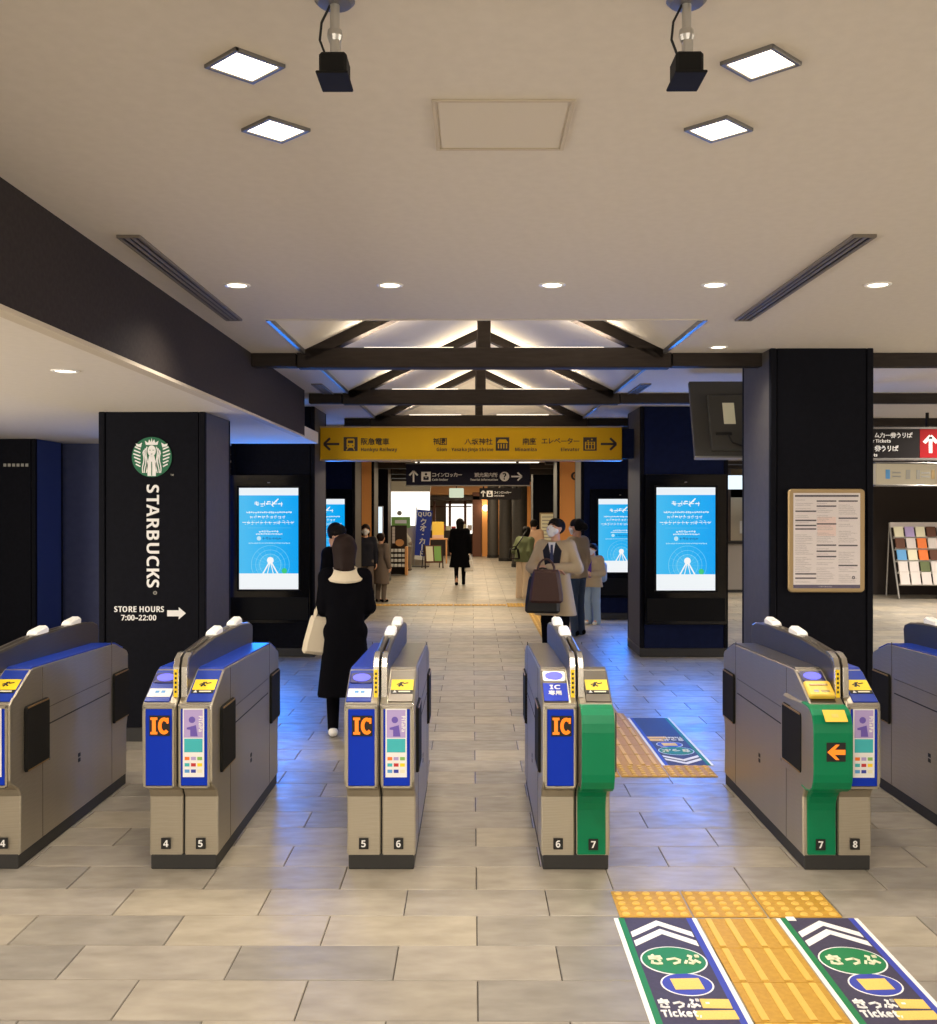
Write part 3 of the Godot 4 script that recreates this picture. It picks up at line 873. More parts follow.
func make_gate(x: float, left: Dictionary, right: Dictionary, label: String) -> Node3D:
	var o := thing("ticket_gate", label, "ticket gate", Vector3(x, 0, -GATE_D), 0.0, "automatic ticket gates in a row")
	part(o, "plinth", box_mesh(Vector3(0.308, 0.07, 1.52), 0.004), M.plinth, Vector3(0, 0.035, 0))
	part(o, "centre_seam", side_extrude(inset(gate_outline(), 0.012), -0.006, 0.006, 0.0), M.black_print)
	for half in [[-1.0, left], [1.0, right]]:
		var s: float = half[0]
		var c: Dictionary = half[1]
		var lo := 0.004 if s > 0 else -HALF
		var hi := HALF if s > 0 else -0.004
		var mid := (lo + hi) * 0.5
		part(o, "body", side_extrude(gate_outline(), lo, hi, 0.006), M.steel)
		# top cover along the body
		var cover: Material = c.top
		var ct := pts([0.64, 0.914, 0.61, 0.93, -0.50, 0.901, -0.565, 0.894, -0.70, 0.85, -0.70, 0.84, -0.56, 0.88, 0.6, 0.915])
		part(o, "top_cover", side_extrude(ct, s * 0.035 if s > 0 else s * (HALF - 0.004), s * (HALF - 0.004) if s > 0 else s * 0.035, 0.002), cover)
		# sloped head plate
		slope_part(o, "head_plate", box_mesh(Vector3(0.116, 0.236, 0.006), 0.002), c.head, s * 0.097, 0.122, 0.002)
		part(o, "steel_band", box_mesh(Vector3(0.150, 0.034, 0.008), 0.003), M.steel_bright if c.panel != "green" else M.steel, Vector3(mid, 0.782, 0.868))
		# stainless sides: hatch with its groove, small hatch, keyhole and pictogram
		part(o, "groove", box_mesh(Vector3(0.004, 0.007, 0.92), 0.001), M.black_print, Vector3(s * (HALF - 0.0005), 0.615, 0.01))
		part(o, "groove", box_mesh(Vector3(0.004, 0.003, 0.92), 0.0), M.bronze_steel, Vector3(s * (HALF + 0.0005), 0.70, 0.01))
		for zz in [0.50, -0.49]: part(o, "groove", box_mesh(Vector3(0.004, 0.84, 0.003), 0.0), M.bronze_steel, Vector3(s * (HALF - 0.0008), 0.49, zz))
		part(o, "lock", lathe(pts([0.0, 0.004, 0.009, 0.003, 0.009, 0.0])), M.metal_grey, Vector3(s * HALF, 0.44, 0.42), Vector3(0, 0, -s * PI * 0.5))
		for k in 2: part(o, "side_pictogram", box_mesh(Vector3(0.002, 0.02, 0.03), 0.0), M.black_print, Vector3(s * (HALF + 0.0008), 0.335 + k * 0.028, 0.02))
		if c.panel == "green":
			side_pad(o, s, 0.50, 0.80, 0.46, 0.745, 0.012)
			part(o, "pod_flank", side_extrude(round_rect(0.42, 0.37, 0.06, 4), -0.02, 0.016, 0.012), M.steel, Vector3(s * (HALF - 0.004), 0.602, 0.66))
		else:
			side_pad(o, s, 0.44, 0.715, 0.44, 0.755)
		side_pad(o, s, -0.765, -0.50, 0.42, 0.715)
		# front face
		if c.panel == "green":
			green_pod(o, s, c.get("arrow", false))
		else:
			part(o, "front_panel", box_mesh(Vector3(0.122, 0.352, 0.008), 0.002), M.blue_panel, Vector3(s * 0.081, 0.60, 0.872))
			var fr := begin()
			for e in [[-0.066, 0.0, 0.010, 0.376], [0.066, 0.0, 0.010, 0.376], [0.0, 0.183, 0.142, 0.010], [0.0, -0.183, 0.142, 0.010]]:
				add_box(fr, Vector3(e[0] - e[2] * 0.5, e[1] - e[3] * 0.5, -0.006), Vector3(e[0] + e[2] * 0.5, e[1] + e[3] * 0.5, 0.006), 0.002)
			part(o, "panel_frame", fr.commit(), M.steel, Vector3(s * 0.081, 0.60, 0.872))
			if c.panel == "ic":
				var q := part(o, "led_sign", box_mesh(Vector3(0.094, 0.094, 0.006), 0.001), M.black_print, Vector3(s * 0.081 + 0.004, 0.70, 0.877))
				var st := begin()
				led_letters(st, 0.092)
				part(q, "led_letters", st.commit(), M.led_orange, Vector3(0, 0, 0.003))
			else:
				gate_poster(o, s * 0.079, 0.098)
		gate_number(o, c.num, s * 0.082, 0.772 if c.panel == "green" else 0.764)
		# what lies on the sloped head
		if c.reader == "label" or c.reader == "exclusive" or c.reader == "slot":
			var up := 0.176 if c.reader == "label" else 0.19
			slope_part(o, "reader_frame", extruded(round_rect(0.108, 0.078, 0.012), -0.003, 0.004, 0.002), M.navy_print if c.reader != "exclusive" else M.aluminium, s * 0.097, up, 0.006)
			slope_part(o, "reader_led", extruded(ellipse(0.042, 0.029, 28), -0.001, 0.004), M.reader_glow, s * 0.097, up, 0.008)
			if c.reader == "label":
				var lb := slope_part(o, "label_strip", box_mesh(Vector3(0.108, 0.06, 0.002), 0.0), M.white_print, s * 0.097, 0.065, 0.0065)
				for k in 2: part(lb, "print_block", box_mesh(Vector3(0.018, 0.016, 0.001), 0.0), M.sky_print, Vector3(-0.014 + k * 0.028, 0.006, 0.0015))
			elif c.reader == "exclusive":
				var pb := slope_part(o, "blue_plate", box_mesh(Vector3(0.112, 0.13, 0.003), 0.0), M.blue_panel, s * 0.097, 0.072, 0.006)
				latin(pb, "IC", 0.030, Vector3(0, 0.034, 0.002), M.white_print, Vector3.ZERO, HORIZONTAL_ALIGNMENT_CENTER, 1.25)
				japanese(pb, "専用", 0.030, Vector3(-0.033, 0.006, 0.003), M.white_print, Vector3.ZERO, 0.14)
			else:
				var sl := slope_part(o, "ticket_slot", extruded(round_rect(0.122, 0.112, 0.012), -0.004, 0.022, 0.006), M.yellow_slot, s * 0.097, 0.078, 0.006)
				part(sl, "slot_mouth", box_mesh(Vector3(0.085, 0.012, 0.006), 0.001), M.brass, Vector3(0, 0.022, 0.022))
				part(sl, "slot_print", box_mesh(Vector3(0.022, 0.018, 0.001), 0.0), M.metal_grey, Vector3(-0.022, -0.024, 0.0225))
				for k in 2: part(sl, "slot_print", box_mesh(Vector3(0.04, 0.004, 0.001), 0.0), M.metal_grey, Vector3(0.020, -0.02 - k * 0.01, 0.0225))
		else:
			var sk := slope_part(o, "warning_sticker", box_mesh(Vector3(0.104, 0.078, 0.002), 0.0), M.yellow_sticker, s * 0.099, 0.125, 0.0065)
			var st := begin()
			bar(st, Vector2(-0.016, -0.014), Vector2(-0.004, 0.012), 0.011, 0.001, 0.002)
			bar(st, Vector2(-0.012, 0.014), Vector2(0.006, 0.018), 0.007, 0.001, 0.002)
			bar(st, Vector2(-0.006, 0.0), Vector2(0.006, -0.012), 0.008, 0.001, 0.002)
			bar(st, Vector2(0.004, 0.008), Vector2(0.028, 0.014), 0.007, 0.001, 0.002)
			bar(st, Vector2(-0.026, 0.0), Vector2(-0.012, 0.008), 0.006, 0.001, 0.002)
			part(sk, "pictogram", st.commit(), M.black_print)
			var ws := slope_part(o, "warning_strip", box_mesh(Vector3(0.104, 0.024, 0.002), 0.0), M.black_print, s * 0.099, 0.074, 0.0065)
			part(ws, "warning_triangle", extruded(pts([-0.009, -0.008, 0.009, -0.008, 0, 0.009]), 0, 0.001), M.white_print, Vector3(-0.033, 0, 0.001))
			part(ws, "print_block", box_mesh(Vector3(0.055, 0.008, 0.001), 0.0), M.cream_print, Vector3(0.012, 0, 0.0012))
		# central fin: one leaf to each half, its front edge bright
		var fin := pts([0.800, 0.79, 0.812, 0.82, 0.806, 0.955, 0.785, 0.99, 0.74, 1.008, 0.30, 1.038, -0.30, 1.038, -0.55, 1.02, -0.62, 1.0, -0.635, 0.97, -0.62, 0.86, 0.5, 0.88])
		part(o, "fin", side_extrude(fin, s * 0.004 if s > 0 else s * 0.034, s * 0.034 if s > 0 else s * 0.004, 0.008), c.get("fin", M.bronze_steel))
		var rim := pts([0.806, 0.80, 0.820, 0.81, 0.814, 0.96, 0.79, 1.0, 0.742, 1.018, 0.70, 1.02, 0.70, 1.012, 0.74, 1.006, 0.78, 0.99, 0.80, 0.955])
		part(o, "fin_rim", side_extrude(rim, s * 0.006 if s > 0 else s * 0.032, s * 0.032 if s > 0 else s * 0.006, 0.001), M.steel_bright)
		if c.get("strip", false):
			var ys := part(o, "yellow_strip", box_mesh(Vector3(0.018, 0.128, 0.002), 0.0), M.yellow_sticker, Vector3(s * 0.019, 0.885, 0.8185), Vector3(-0.03, 0, 0))
			for k in 5: part(ys, "print_block", box_mesh(Vector3(0.009, 0.011, 0.001), 0.0), M.black_print, Vector3(0, 0.045 - k * 0.021, 0.0012))
	for zz in [[0.17, 0.5], [-0.29, -0.4]]:
		part(o, "signal_cap", side_extrude(pts([-0.085, -0.012, 0.085, -0.016, 0.088, 0.004, 0.07, 0.022, -0.06, 0.034, -0.085, 0.024]), -0.027, 0.027, 0.010), M.white_plastic, Vector3(0, 1.04, zz[0]))
	part(o, "end_panel", box_mesh(Vector3(0.29, 0.33, 0.006), 0.002), M.blue_panel, Vector3(0, 0.62, -0.786))
	return o

func make_gates() -> void:
	var blue := {"num": "", "top": M.blue_film, "head": M.blue_film}
	var grey := {"num": "", "top": M.bronze_steel, "head": M.bronze_steel}
	var ic := {"panel": "ic", "reader": "label", "strip": true}
	var poster := {"panel": "poster", "reader": "none"}
	make_gate(-2.29, blue.merged(ic).merged({"num": "3"}, true), blue.merged(poster).merged({"num": "4"}, true), "blue-topped stainless ticket gate at the row's end, front number plate 4 below its poster")
	make_gate(-1.358, blue.merged(ic).merged({"num": "4"}, true), blue.merged(poster).merged({"num": "5"}, true), "ticket gate blue across its whole top, standing before the emblem column, plates 4 and 5")
	make_gate(-0.427, blue.merged(ic).merged({"num": "5"}, true), grey.merged(poster).merged({"num": "6"}, true), "ticket gate half blue half grey on top with number plates 5 and 6")
	make_gate(0.487, grey.merged({"panel": "ic", "reader": "exclusive", "strip": true, "num": "6"}, true), grey.merged({"panel": "green", "reader": "none", "num": "7"}, true), "ticket gate with blue IC panel and plain green panel, plates 6 and 7")
	make_gate(1.716, grey.merged({"panel": "green", "arrow": true, "reader": "slot", "strip": true, "num": "7"}, true), blue.merged(poster).merged({"num": "8"}, true), "ticket gate with green panel and lit orange arrow, plates 7 and 8")
	make_gate(2.634, blue.merged(ic).merged({"num": "8"}, true), blue.merged(poster).merged({"num": "9"}, true), "stainless ticket gate standing beside the gate with the orange arrow")

# ---------------------------------------------------------------- floor markings
func stud_tile(at: Vector3, called: String, label: String, studs: bool, w := 0.3, l := 0.3, group := "yellow tactile paving tiles") -> void:
	var o := thing(called, label, "tactile tile", at, 0.0, group)
	part(o, "tile_plate", box_mesh(Vector3(w - 0.003, 0.004, l - 0.003), 0.001), M.tactile_yellow, Vector3(0, 0.002, 0))
	if studs:
		var m := lathe(pts([0.018, 0.0, 0.014, 0.005, 0.0, 0.0055]), 10)
		for r in 5:
			for k in 5: part(o, "stud", m, M.tactile_raised, Vector3((k - 2) * w / 5.0, 0.004, (r - 2) * l / 5.0))
	else:
		var m := box_mesh(Vector3(0.026, 0.005, l - 0.02), 0.002)
		for k in 4: part(o, "guide_bar", m, M.tactile_raised, Vector3((k - 1.5) * w / 4.0, 0.0062, 0))

func mat_sticker(x: float, d_far: float, length: float, flip: bool, label: String) -> void:
	var w := 0.34
	var o := thing("floor_sticker", label, "floor sticker", Vector3(x, 0.0, -d_far + length * 0.5 * (-1.0 if flip else 1.0)), PI if flip else 0.0, "ticket floor stickers")
	# lying flat: local y of the print runs away from the reader
	var lie := Vector3(-PI * 0.5, 0, 0)
	part(o, "sheet", box_mesh(Vector3(w, 0.002, length), 0.0), M.white_print, Vector3(0, 0.001, 0))
	part(o, "green_stripe", box_mesh(Vector3(0.024, 0.001, length), 0.0), M.mat_green, Vector3(-w * 0.5 + 0.03, 0.0022, 0))
	part(o, "blue_stripe", box_mesh(Vector3(0.024, 0.001, length), 0.0), M.mat_blue, Vector3(w * 0.5 - 0.03, 0.0022, 0))
	part(o, "dark_field", box_mesh(Vector3(w - 0.084, 0.0012, length), 0.0), M.mat_navy, Vector3(0, 0.0022, 0))
	var top := -length * 0.5
	for k in 2:
		var st := begin()
		for e in [-1.0, 1.0]:
			extrude(st, pts([0.0, 0.0, e * 0.122, -0.115, e * 0.122, -0.165, 0.0, -0.05]), 0.0, 0.001)
		part(o, "chevron", st.commit(), M.white_print, Vector3(0, 0.0026, top + 0.028 + k * 0.085), lie)
	var oval := part(o, "green_oval", extruded(ellipse(0.124, 0.122, 36), 0, 0.001), M.white_print, Vector3(0.0, 0.0026, top + 0.405), lie)
	part(oval, "oval_field", extruded(ellipse(0.118, 0.115, 36), 0, 0.001), M.mat_green, Vector3(0, 0, 0.0006))
	var word := japanese(oval, "きっぷ", 0.062, Vector3(-0.098, 0.044, 0.003), M.cream_print, Vector3.ZERO, 0.16)
	word.scale.y = 1.35
	var ring := part(o, "blue_oval", extruded(ellipse(0.094, 0.090, 36), 0, 0.001), M.white_print, Vector3(0.010, 0.0024, top + 0.60), lie)
	part(ring, "oval_field", extruded(ellipse(0.088, 0.084, 36), 0, 0.001), M.mat_blue, Vector3(0, 0, 0.0006))
	part(ring, "ticket_mark", box_mesh(Vector3(0.104, 0.085, 0.001), 0.0), M.tape, Vector3(0.0, 0.0, 0.0022), Vector3(0, 0, 0.05))
	word = japanese(o, "きっぷ・", 0.046, Vector3(-0.122, 0.0040, top + 0.712), M.white_print, lie, 0.16)
	word.scale.y = 1.45
	word = latin(o, "Ticket,", 0.034, Vector3(-0.122, 0.0044, top + 0.818), M.white_print, lie, HORIZONTAL_ALIGNMENT_LEFT, 0.88)
	word.scale.y = 1.3
	part(o, "tape_strip", box_mesh(Vector3(0.100, 0.001, 0.066), 0.0), M.tape, Vector3(0.078, 0.0034, top + 0.745), Vector3(0, -0.03, 0))
	part(o, "tape_strip", box_mesh(Vector3(0.142, 0.001, 0.062), 0.0), M.tape, Vector3(0.060, 0.0034, top + 0.825), Vector3(0, 0.03, 0))

func make_markings() -> void:
	for k in 3:
		stud_tile(Vector3(0.765 + k * 0.31, 0.0, -4.455), "stud_tile", "yellow studded tactile tile in the row across the ticket stickers' tips", true, 0.305, 0.29)
	for r in 5:
		stud_tile(Vector3(1.092, 0.0, -4.30 + 0.15 + r * 0.29), "guide_tile", "yellow barred tactile tile between the two near ticket stickers", false, 0.32, 0.29)
	mat_sticker(0.757, 4.302, 1.25, false, "navy ticket floor sticker on the left side of the barred yellow strip")
	mat_sticker(1.427, 4.302, 1.25, false, "navy ticket floor sticker on the right side of the barred yellow strip")
	for k in 3:
		stud_tile(Vector3(0.785 + k * 0.31, 0.0, -6.71), "stud_tile", "yellow studded tactile tile behind the gates at the far ticket sticker", true, 0.305, 0.29)
	for r in 6:
		stud_tile(Vector3(1.092, 0.0, -7.0 - r * 0.29), "guide_tile", "yellow barred tactile tile behind the gates beside the far ticket sticker", false, 0.32, 0.29)
	mat_sticker(1.427, 6.86, 1.55, true, "navy ticket floor sticker lying beyond the gates")
	for r in 30:
		stud_tile(Vector3(1.06, 0.0, -8.75 - r * 0.31), "guide_tile", "yellow barred tactile tile of the guide path leading down the corridor", false, 0.30, 0.30)
	for k in 3:
		for r in 2: stud_tile(Vector3(0.76 + k * 0.305, 0.0, -18.05 - r * 0.31), "stud_tile", "yellow studded tactile tile where the corridor guide paths meet", true)
	for k in 12:
		stud_tile(Vector3(0.45 - k * 0.31, 0.0, -18.2), "guide_tile", "yellow barred tactile tile of the path running across the corridor", false)
	var o := thing("paper_scrap", "small white paper tag stuck at the tip of a ticket floor sticker", "paper", Vector3(X(791, 4.29), 0.002, -4.29))
	part(o, "sheet", box_mesh(Vector3(0.035, 0.002, 0.04), 0.0), M.white_print, Vector3(0, 0.003, 0))

# ---------------------------------------------------------------- people
# A surface is meshed from tapered capsules [a, ra, b, rb] joined by a smooth minimum; a negative radius cuts a ball away.
func sdf_surface(bones: Array, cell: float, k: float, verts: PackedVector3Array, norms: PackedVector3Array, index: PackedInt32Array) -> void:
	var lo := Vector3.ONE * 99.0
	var hi := -lo
	for b in bones:
		if b[1] < 0.0: continue
		for e in [[b[0], b[1]], [b[2], b[3]]]:
			var v: Vector3 = e[0]
			lo = lo.min(v - Vector3.ONE * (e[1] + cell * 3.0))
			hi = hi.max(v + Vector3.ONE * (e[1] + cell * 3.0))
	var nx := int((hi.x - lo.x) / cell) + 2
	var ny := int((hi.y - lo.y) / cell) + 2
	var nz := int((hi.z - lo.z) / cell) + 2
	var f := PackedFloat32Array()
	f.resize(nx * ny * nz)
	f.fill(1.0)
	for b in bones:
		var a: Vector3 = b[0]
		var c: Vector3 = b[2]
		var cut: bool = b[1] < 0.0
		var ra := absf(b[1])
		var rb := absf(b[3])
		var m := maxf(ra, rb) + k + cell * 3.0
		var l := a.min(c) - Vector3.ONE * m - lo
		var h := a.max(c) + Vector3.ONE * m - lo
		var ax := c - a
		var inv := 1.0 / maxf(ax.length_squared(), 1e-9)
		for z in range(maxi(0, int(l.z / cell)), mini(nz, int(h.z / cell) + 1)):
			for y in range(maxi(0, int(l.y / cell)), mini(ny, int(h.y / cell) + 1)):
				var i0 := (z * ny + y) * nx
				for x in range(maxi(0, int(l.x / cell)), mini(nx, int(h.x / cell) + 1)):
					var p := lo + Vector3(x, y, z) * cell
					var t := clampf((p - a).dot(ax) * inv, 0.0, 1.0)
					var dd := p.distance_to(a + ax * t) - lerpf(ra, rb, t)
					var o := f[i0 + x]
					if cut:
						f[i0 + x] = maxf(o, -dd)
					else:
						var hh := clampf(0.5 + 0.5 * (o - dd) / k, 0.0, 1.0)
						f[i0 + x] = lerpf(o, dd, hh) - k * hh * (1.0 - hh)
	var at := {}
	var sy := nx
	var sz := nx * ny
	var lim := cell * 1.8
	for z in range(1, nz - 2):
		for y in range(1, ny - 2):
			for x in range(1, nx - 2):
				var i := z * sz + y * sy + x
				var v0 := f[i]
				if v0 > lim or v0 < -lim: continue
				var sum := Vector3.ZERO
				var n := 0
				var e := [v0, f[i + 1], f[i + sy], f[i + sy + 1], f[i + sz], f[i + sz + 1], f[i + sz + sy], f[i + sz + sy + 1]]
				for q in [[0, 1], [2, 3], [4, 5], [6, 7], [0, 2], [1, 3], [4, 6], [5, 7], [0, 4], [1, 5], [2, 6], [3, 7]]:
					var u: float = e[q[0]]
					var w: float = e[q[1]]
					if (u < 0.0) != (w < 0.0):
						var t := u / (u - w)
						var p0 := Vector3(q[0] & 1, (q[0] >> 1) & 1, q[0] >> 2)
						var p1 := Vector3(q[1] & 1, (q[1] >> 1) & 1, q[1] >> 2)
						sum += p0.lerp(p1, t)
						n += 1
				if n == 0: continue
				at[i] = verts.size()
				verts.append(lo + (Vector3(x, y, z) + sum / n) * cell)
				norms.append(Vector3(e[1] + e[3] + e[5] + e[7] - e[0] - e[2] - e[4] - e[6], e[2] + e[3] + e[6] + e[7] - e[0] - e[1] - e[4] - e[5], e[4] + e[5] + e[6] + e[7] - e[0] - e[1] - e[2] - e[3]).normalized())
	for i in at:
		var v0 := f[i]
		for s in [[1, sy, sz], [sy, sz, 1], [sz, 1, sy]]:
			var v1 := f[i + s[0]]
			if (v0 < 0.0) == (v1 < 0.0): continue
			if not (at.has(i - s[1]) and at.has(i - s[2]) and at.has(i - s[1] - s[2])): continue
			var q := [at[i], at[i - s[1]], at[i - s[1] - s[2]], at[i - s[2]]]
			if v0 < 0.0: q.reverse()
			for w in [0, 1, 2, 0, 2, 3]: index.append(q[w])

func sdf_mesh(groups: Array) -> ArrayMesh:
	# groups: [bones, cell, k] each meshed on a grid of its own
	var v := PackedVector3Array()
	var n := PackedVector3Array()
	var ix := PackedInt32Array()
	for g in groups: sdf_surface(g[0], g[1], g[2], v, n, ix)
	var a := []
	a.resize(Mesh.ARRAY_MAX)
	a[Mesh.ARRAY_VERTEX] = v
	a[Mesh.ARRAY_NORMAL] = n
	a[Mesh.ARRAY_INDEX] = ix
	var m := ArrayMesh.new()
	m.add_surface_from_arrays(Mesh.PRIMITIVE_TRIANGLES, a)
	return m

func bone(a: Vector3, ra: float, b: Vector3, rb: float) -> Array: return [a, ra, b, rb]

# joints of a standing figure 1.7 m tall, facing +z (x of the left side is positive); cfg.pose overrides any of them
func joints(cfg: Dictionary) -> Dictionary:
	var j := {
		"head": Vector3(0, 1.585, 0.01), "neck": Vector3(0, 1.42, -0.005), "chest": Vector3(0, 1.27, 0), "waist": Vector3(0, 1.06, 0), "hip": Vector3(0, 0.93, 0),
		"shoulder_l": Vector3(0.165, 1.375, -0.01), "shoulder_r": Vector3(-0.165, 1.375, -0.01),
		"elbow_l": Vector3(0.225, 1.10, -0.03), "elbow_r": Vector3(-0.225, 1.10, -0.03), "wrist_l": Vector3(0.235, 0.87, 0.04), "wrist_r": Vector3(-0.235, 0.87, 0.04),
		"hand_l": Vector3(0.235, 0.77, 0.07), "hand_r": Vector3(-0.235, 0.77, 0.07),
		"thigh_l": Vector3(0.085, 0.90, 0), "thigh_r": Vector3(-0.085, 0.90, 0), "knee_l": Vector3(0.095, 0.49, 0.015), "knee_r": Vector3(-0.095, 0.49, 0.015),
		"ankle_l": Vector3(0.095, 0.085, -0.02), "ankle_r": Vector3(-0.095, 0.085, -0.02),
	}
	j.merge(cfg.get("pose", {}), true)
	return j

func hand_bones(w: Vector3, h: Vector3, side: float) -> Array:
	var f := (h - w).normalized()
	var across := f.cross(Vector3(side, 0, 0)).normalized()
	if across.length() < 0.1: across = Vector3(0, 0, 1)
	var palm := f.cross(across).normalized()
	var out := []
	for k in 3:
		var o := across * (k - 1) * 0.024
		out.append(bone(w + f * 0.01 + o * 0.6, 0.018, w + f * 0.085 + o, 0.015))
	for k in 4:
		var o := across * (k - 1.5) * 0.021
		var len: float = [0.062, 0.078, 0.074, 0.058][k]
		var a := w + f * 0.088 + o
		var b := a + (f * 0.85 + palm * 0.35).normalized() * len * 0.5
		var c := b + (f * 0.6 + palm * 0.8).normalized() * len * 0.5
		out.append(bone(a, 0.0092, b, 0.0088))
		out.append(bone(b, 0.0088, c, 0.0078))
	var t := w + f * 0.03 - across * 0.028
	var t2 := t + (f * 0.5 - across * 0.8).normalized() * 0.036
	out.append(bone(t, 0.013, t2, 0.011))
	out.append(bone(t2, 0.011, t2 + (f * 0.9 + palm * 0.3).normalized() * 0.032, 0.009))
	return out

func person(cfg: Dictionary) -> Node3D:
	var s: float = cfg.height / 1.7
	var o := thing("person", cfg.label, "person", cfg.at, cfg.turn, cfg.get("group", ""))
	o.scale = Vector3.ONE * s
	var j := joints(cfg)
	var cell: float = cfg.get("cell", 0.018)
	var hd: Vector3 = j.head
	var hr := Basis.from_euler(cfg.get("head_turn", Vector3.ZERO))
	var H := func(v: Vector3) -> Vector3: return hd + hr * v
	# --- skin
	var body := [
		bone(j.neck, 0.056, hd + Vector3(0, -0.08, -0.01), 0.052), bone(j.neck, 0.06, j.chest, 0.095),
		bone(j.chest + Vector3(0.06, 0, 0), 0.09, j.waist + Vector3(0.04, 0, 0), 0.082), bone(j.chest - Vector3(0.06, 0, 0), 0.09, j.waist - Vector3(0.04, 0, 0), 0.082),
		bone(j.waist, 0.095, j.hip, 0.10), bone(j.hip + Vector3(0.05, 0, 0), 0.10, j.thigh_l, 0.09), bone(j.hip - Vector3(0.05, 0, 0), 0.10, j.thigh_r, 0.09),
	]
	for t in ["l", "r"]:
		body.append(bone(j.chest + Vector3(0, 0.06, 0), 0.08, j["shoulder_" + t], 0.058))
		body.append(bone(j["shoulder_" + t], 0.056, j["elbow_" + t], 0.042))
		body.append(bone(j["elbow_" + t], 0.042, j["wrist_" + t], 0.028))
		body.append(bone(j["thigh_" + t], 0.088, j["knee_" + t], 0.056))
		body.append(bone(j["knee_" + t] + Vector3(0, -0.02, 0), 0.056, j["ankle_" + t], 0.038))
		body.append(bone(j["ankle_" + t], 0.04, j["ankle_" + t] + Vector3(0, -0.045, 0.12), 0.034))
	var skull := [bone(H.call(Vector3(0, 0.03, -0.025)), 0.085, H.call(Vector3(0, 0.0, 0.02)), 0.078), bone(H.call(Vector3(0, -0.04, 0.03)), 0.062, H.call(Vector3(0, -0.085, 0.05)), 0.036), bone(H.call(Vector3(0, 0.01, 0.095)), 0.010, H.call(Vector3(0, -0.03, 0.112)), 0.015), bone(H.call(Vector3(0, -0.055, 0.085)), 0.016, H.call(Vector3(0, -0.062, 0.088)), 0.016), bone(H.call(Vector3(0, -0.08, -0.02)), 0.05, j.neck, 0.055)]
	for e in [-1, 1]:
		skull.append(bone(H.call(Vector3(e * 0.080, 0.005, -0.005)), 0.014, H.call(Vector3(e * 0.080, -0.03, 0.0)), 0.010))
	var groups := [[body, cell, 0.016], [skull, minf(cell, 0.009), 0.02]]
	if cfg.get("hands", true):
		for t in [["l", 1.0], ["r", -1.0]]: groups.append([hand_bones(j["wrist_" + t[0]], j["hand_" + t[0]], t[1]), 0.006 if cell > 0.013 else 0.005, 0.008])
	part(o, "body", sdf_mesh(groups), M.skin)
	# --- face
	if cfg.get("face", true):
		for e in [-1, 1]:
			part(o, "eye", lathe(pts([0.0, -0.006, 0.009, -0.003, 0.011, 0.0, 0.009, 0.003, 0.0, 0.006]), 10), M.eye_dark, H.call(Vector3(e * 0.034, 0.008, 0.087)), hr.get_euler())
			part(o, "eyebrow", box_mesh(Vector3(0.034, 0.007, 0.008), 0.002), cfg.hair, H.call(Vector3(e * 0.034, 0.034, 0.090)), hr.get_euler())
		part(o, "mouth", box_mesh(Vector3(0.04, 0.007, 0.006), 0.002), M.leather_brown, H.call(Vector3(0, -0.058, 0.102)), hr.get_euler())
	if cfg.has("mask"):
		part(o, "face_mask", sdf_mesh([[[bone(H.call(Vector3(0, -0.018, 0.072)), 0.052, H.call(Vector3(0, -0.072, 0.060)), 0.044), bone(H.call(Vector3(-0.05, -0.035, 0.045)), 0.036, H.call(Vector3(0.05, -0.035, 0.045)), 0.036)], 0.009, 0.02]]), cfg.mask)
	# --- hair
	var hair := [bone(H.call(Vector3(0, 0.038, -0.03)), 0.098, H.call(Vector3(0, 0.045, 0.012)), 0.085)]
	var long: float = cfg.get("hair_long", 0.0)
	if long > 0.0:
		for e in [-2, -1, 0, 1, 2]:
			var q := absf(e)
			hair.append(bone(H.call(Vector3(e * 0.030, 0.01, -0.055 + q * 0.018)), 0.060 - q * 0.008, H.call(Vector3(e * 0.036 + 0.006 * sin(e * 2.3), -long * (1.0 + 0.12 * sin(e * 4.1)), -0.075 + q * 0.022)), 0.020 + 0.004 * sin(e * 3.0)))
	if cfg.get("bun", false): hair.append(bone(H.call(Vector3(0, 0.02, -0.14)), 0.045, H.call(Vector3(0, 0.0, -0.15)), 0.045))
	hair.append([H.call(Vector3(0, -0.03, 0.115)), -0.085, H.call(Vector3(0, -0.09, 0.10)), -0.09])
	part(o, "hair", sdf_mesh([[hair, 0.011, 0.03]]), cfg.hair)
	# --- trousers or bare legs with stockings
	if cfg.has("legs"):
		var wide: float = cfg.get("leg_wide", 0.0)
		var lg := [bone(j.hip + Vector3(0.05, 0.02, 0), 0.104, j.thigh_l, 0.10), bone(j.hip + Vector3(-0.05, 0.02, 0), 0.104, j.thigh_r, 0.10)]
		for t in ["l", "r"]:
			var k: Vector3 = j["knee_" + t]
			var a: Vector3 = j["ankle_" + t]
			lg.append(bone(j["thigh_" + t], 0.100, k, 0.070 + wide * 0.6))
			lg.append(bone(k, 0.070 + wide * 0.6, a + Vector3(0, -0.045, 0), 0.054 + wide))
		part(o, cfg.get("legs_name", "trousers"), sdf_mesh([[lg, cell, 0.025]]), cfg.legs)
	# --- top or coat with sleeves, down to cfg.hem
	var g: float = cfg.get("bulk", 0.0)
	var top := [
		bone(j.neck + Vector3(0, -0.055, 0), 0.075, j.chest + Vector3(0, 0.02, 0), 0.125 + g),
		bone(j.chest + Vector3(0.07, 0, 0), 0.115 + g, j.waist + Vector3(0.045, 0, 0), 0.108 + g), bone(j.chest - Vector3(0.07, 0, 0), 0.115 + g, j.waist - Vector3(0.045, 0, 0), 0.108 + g),
	]
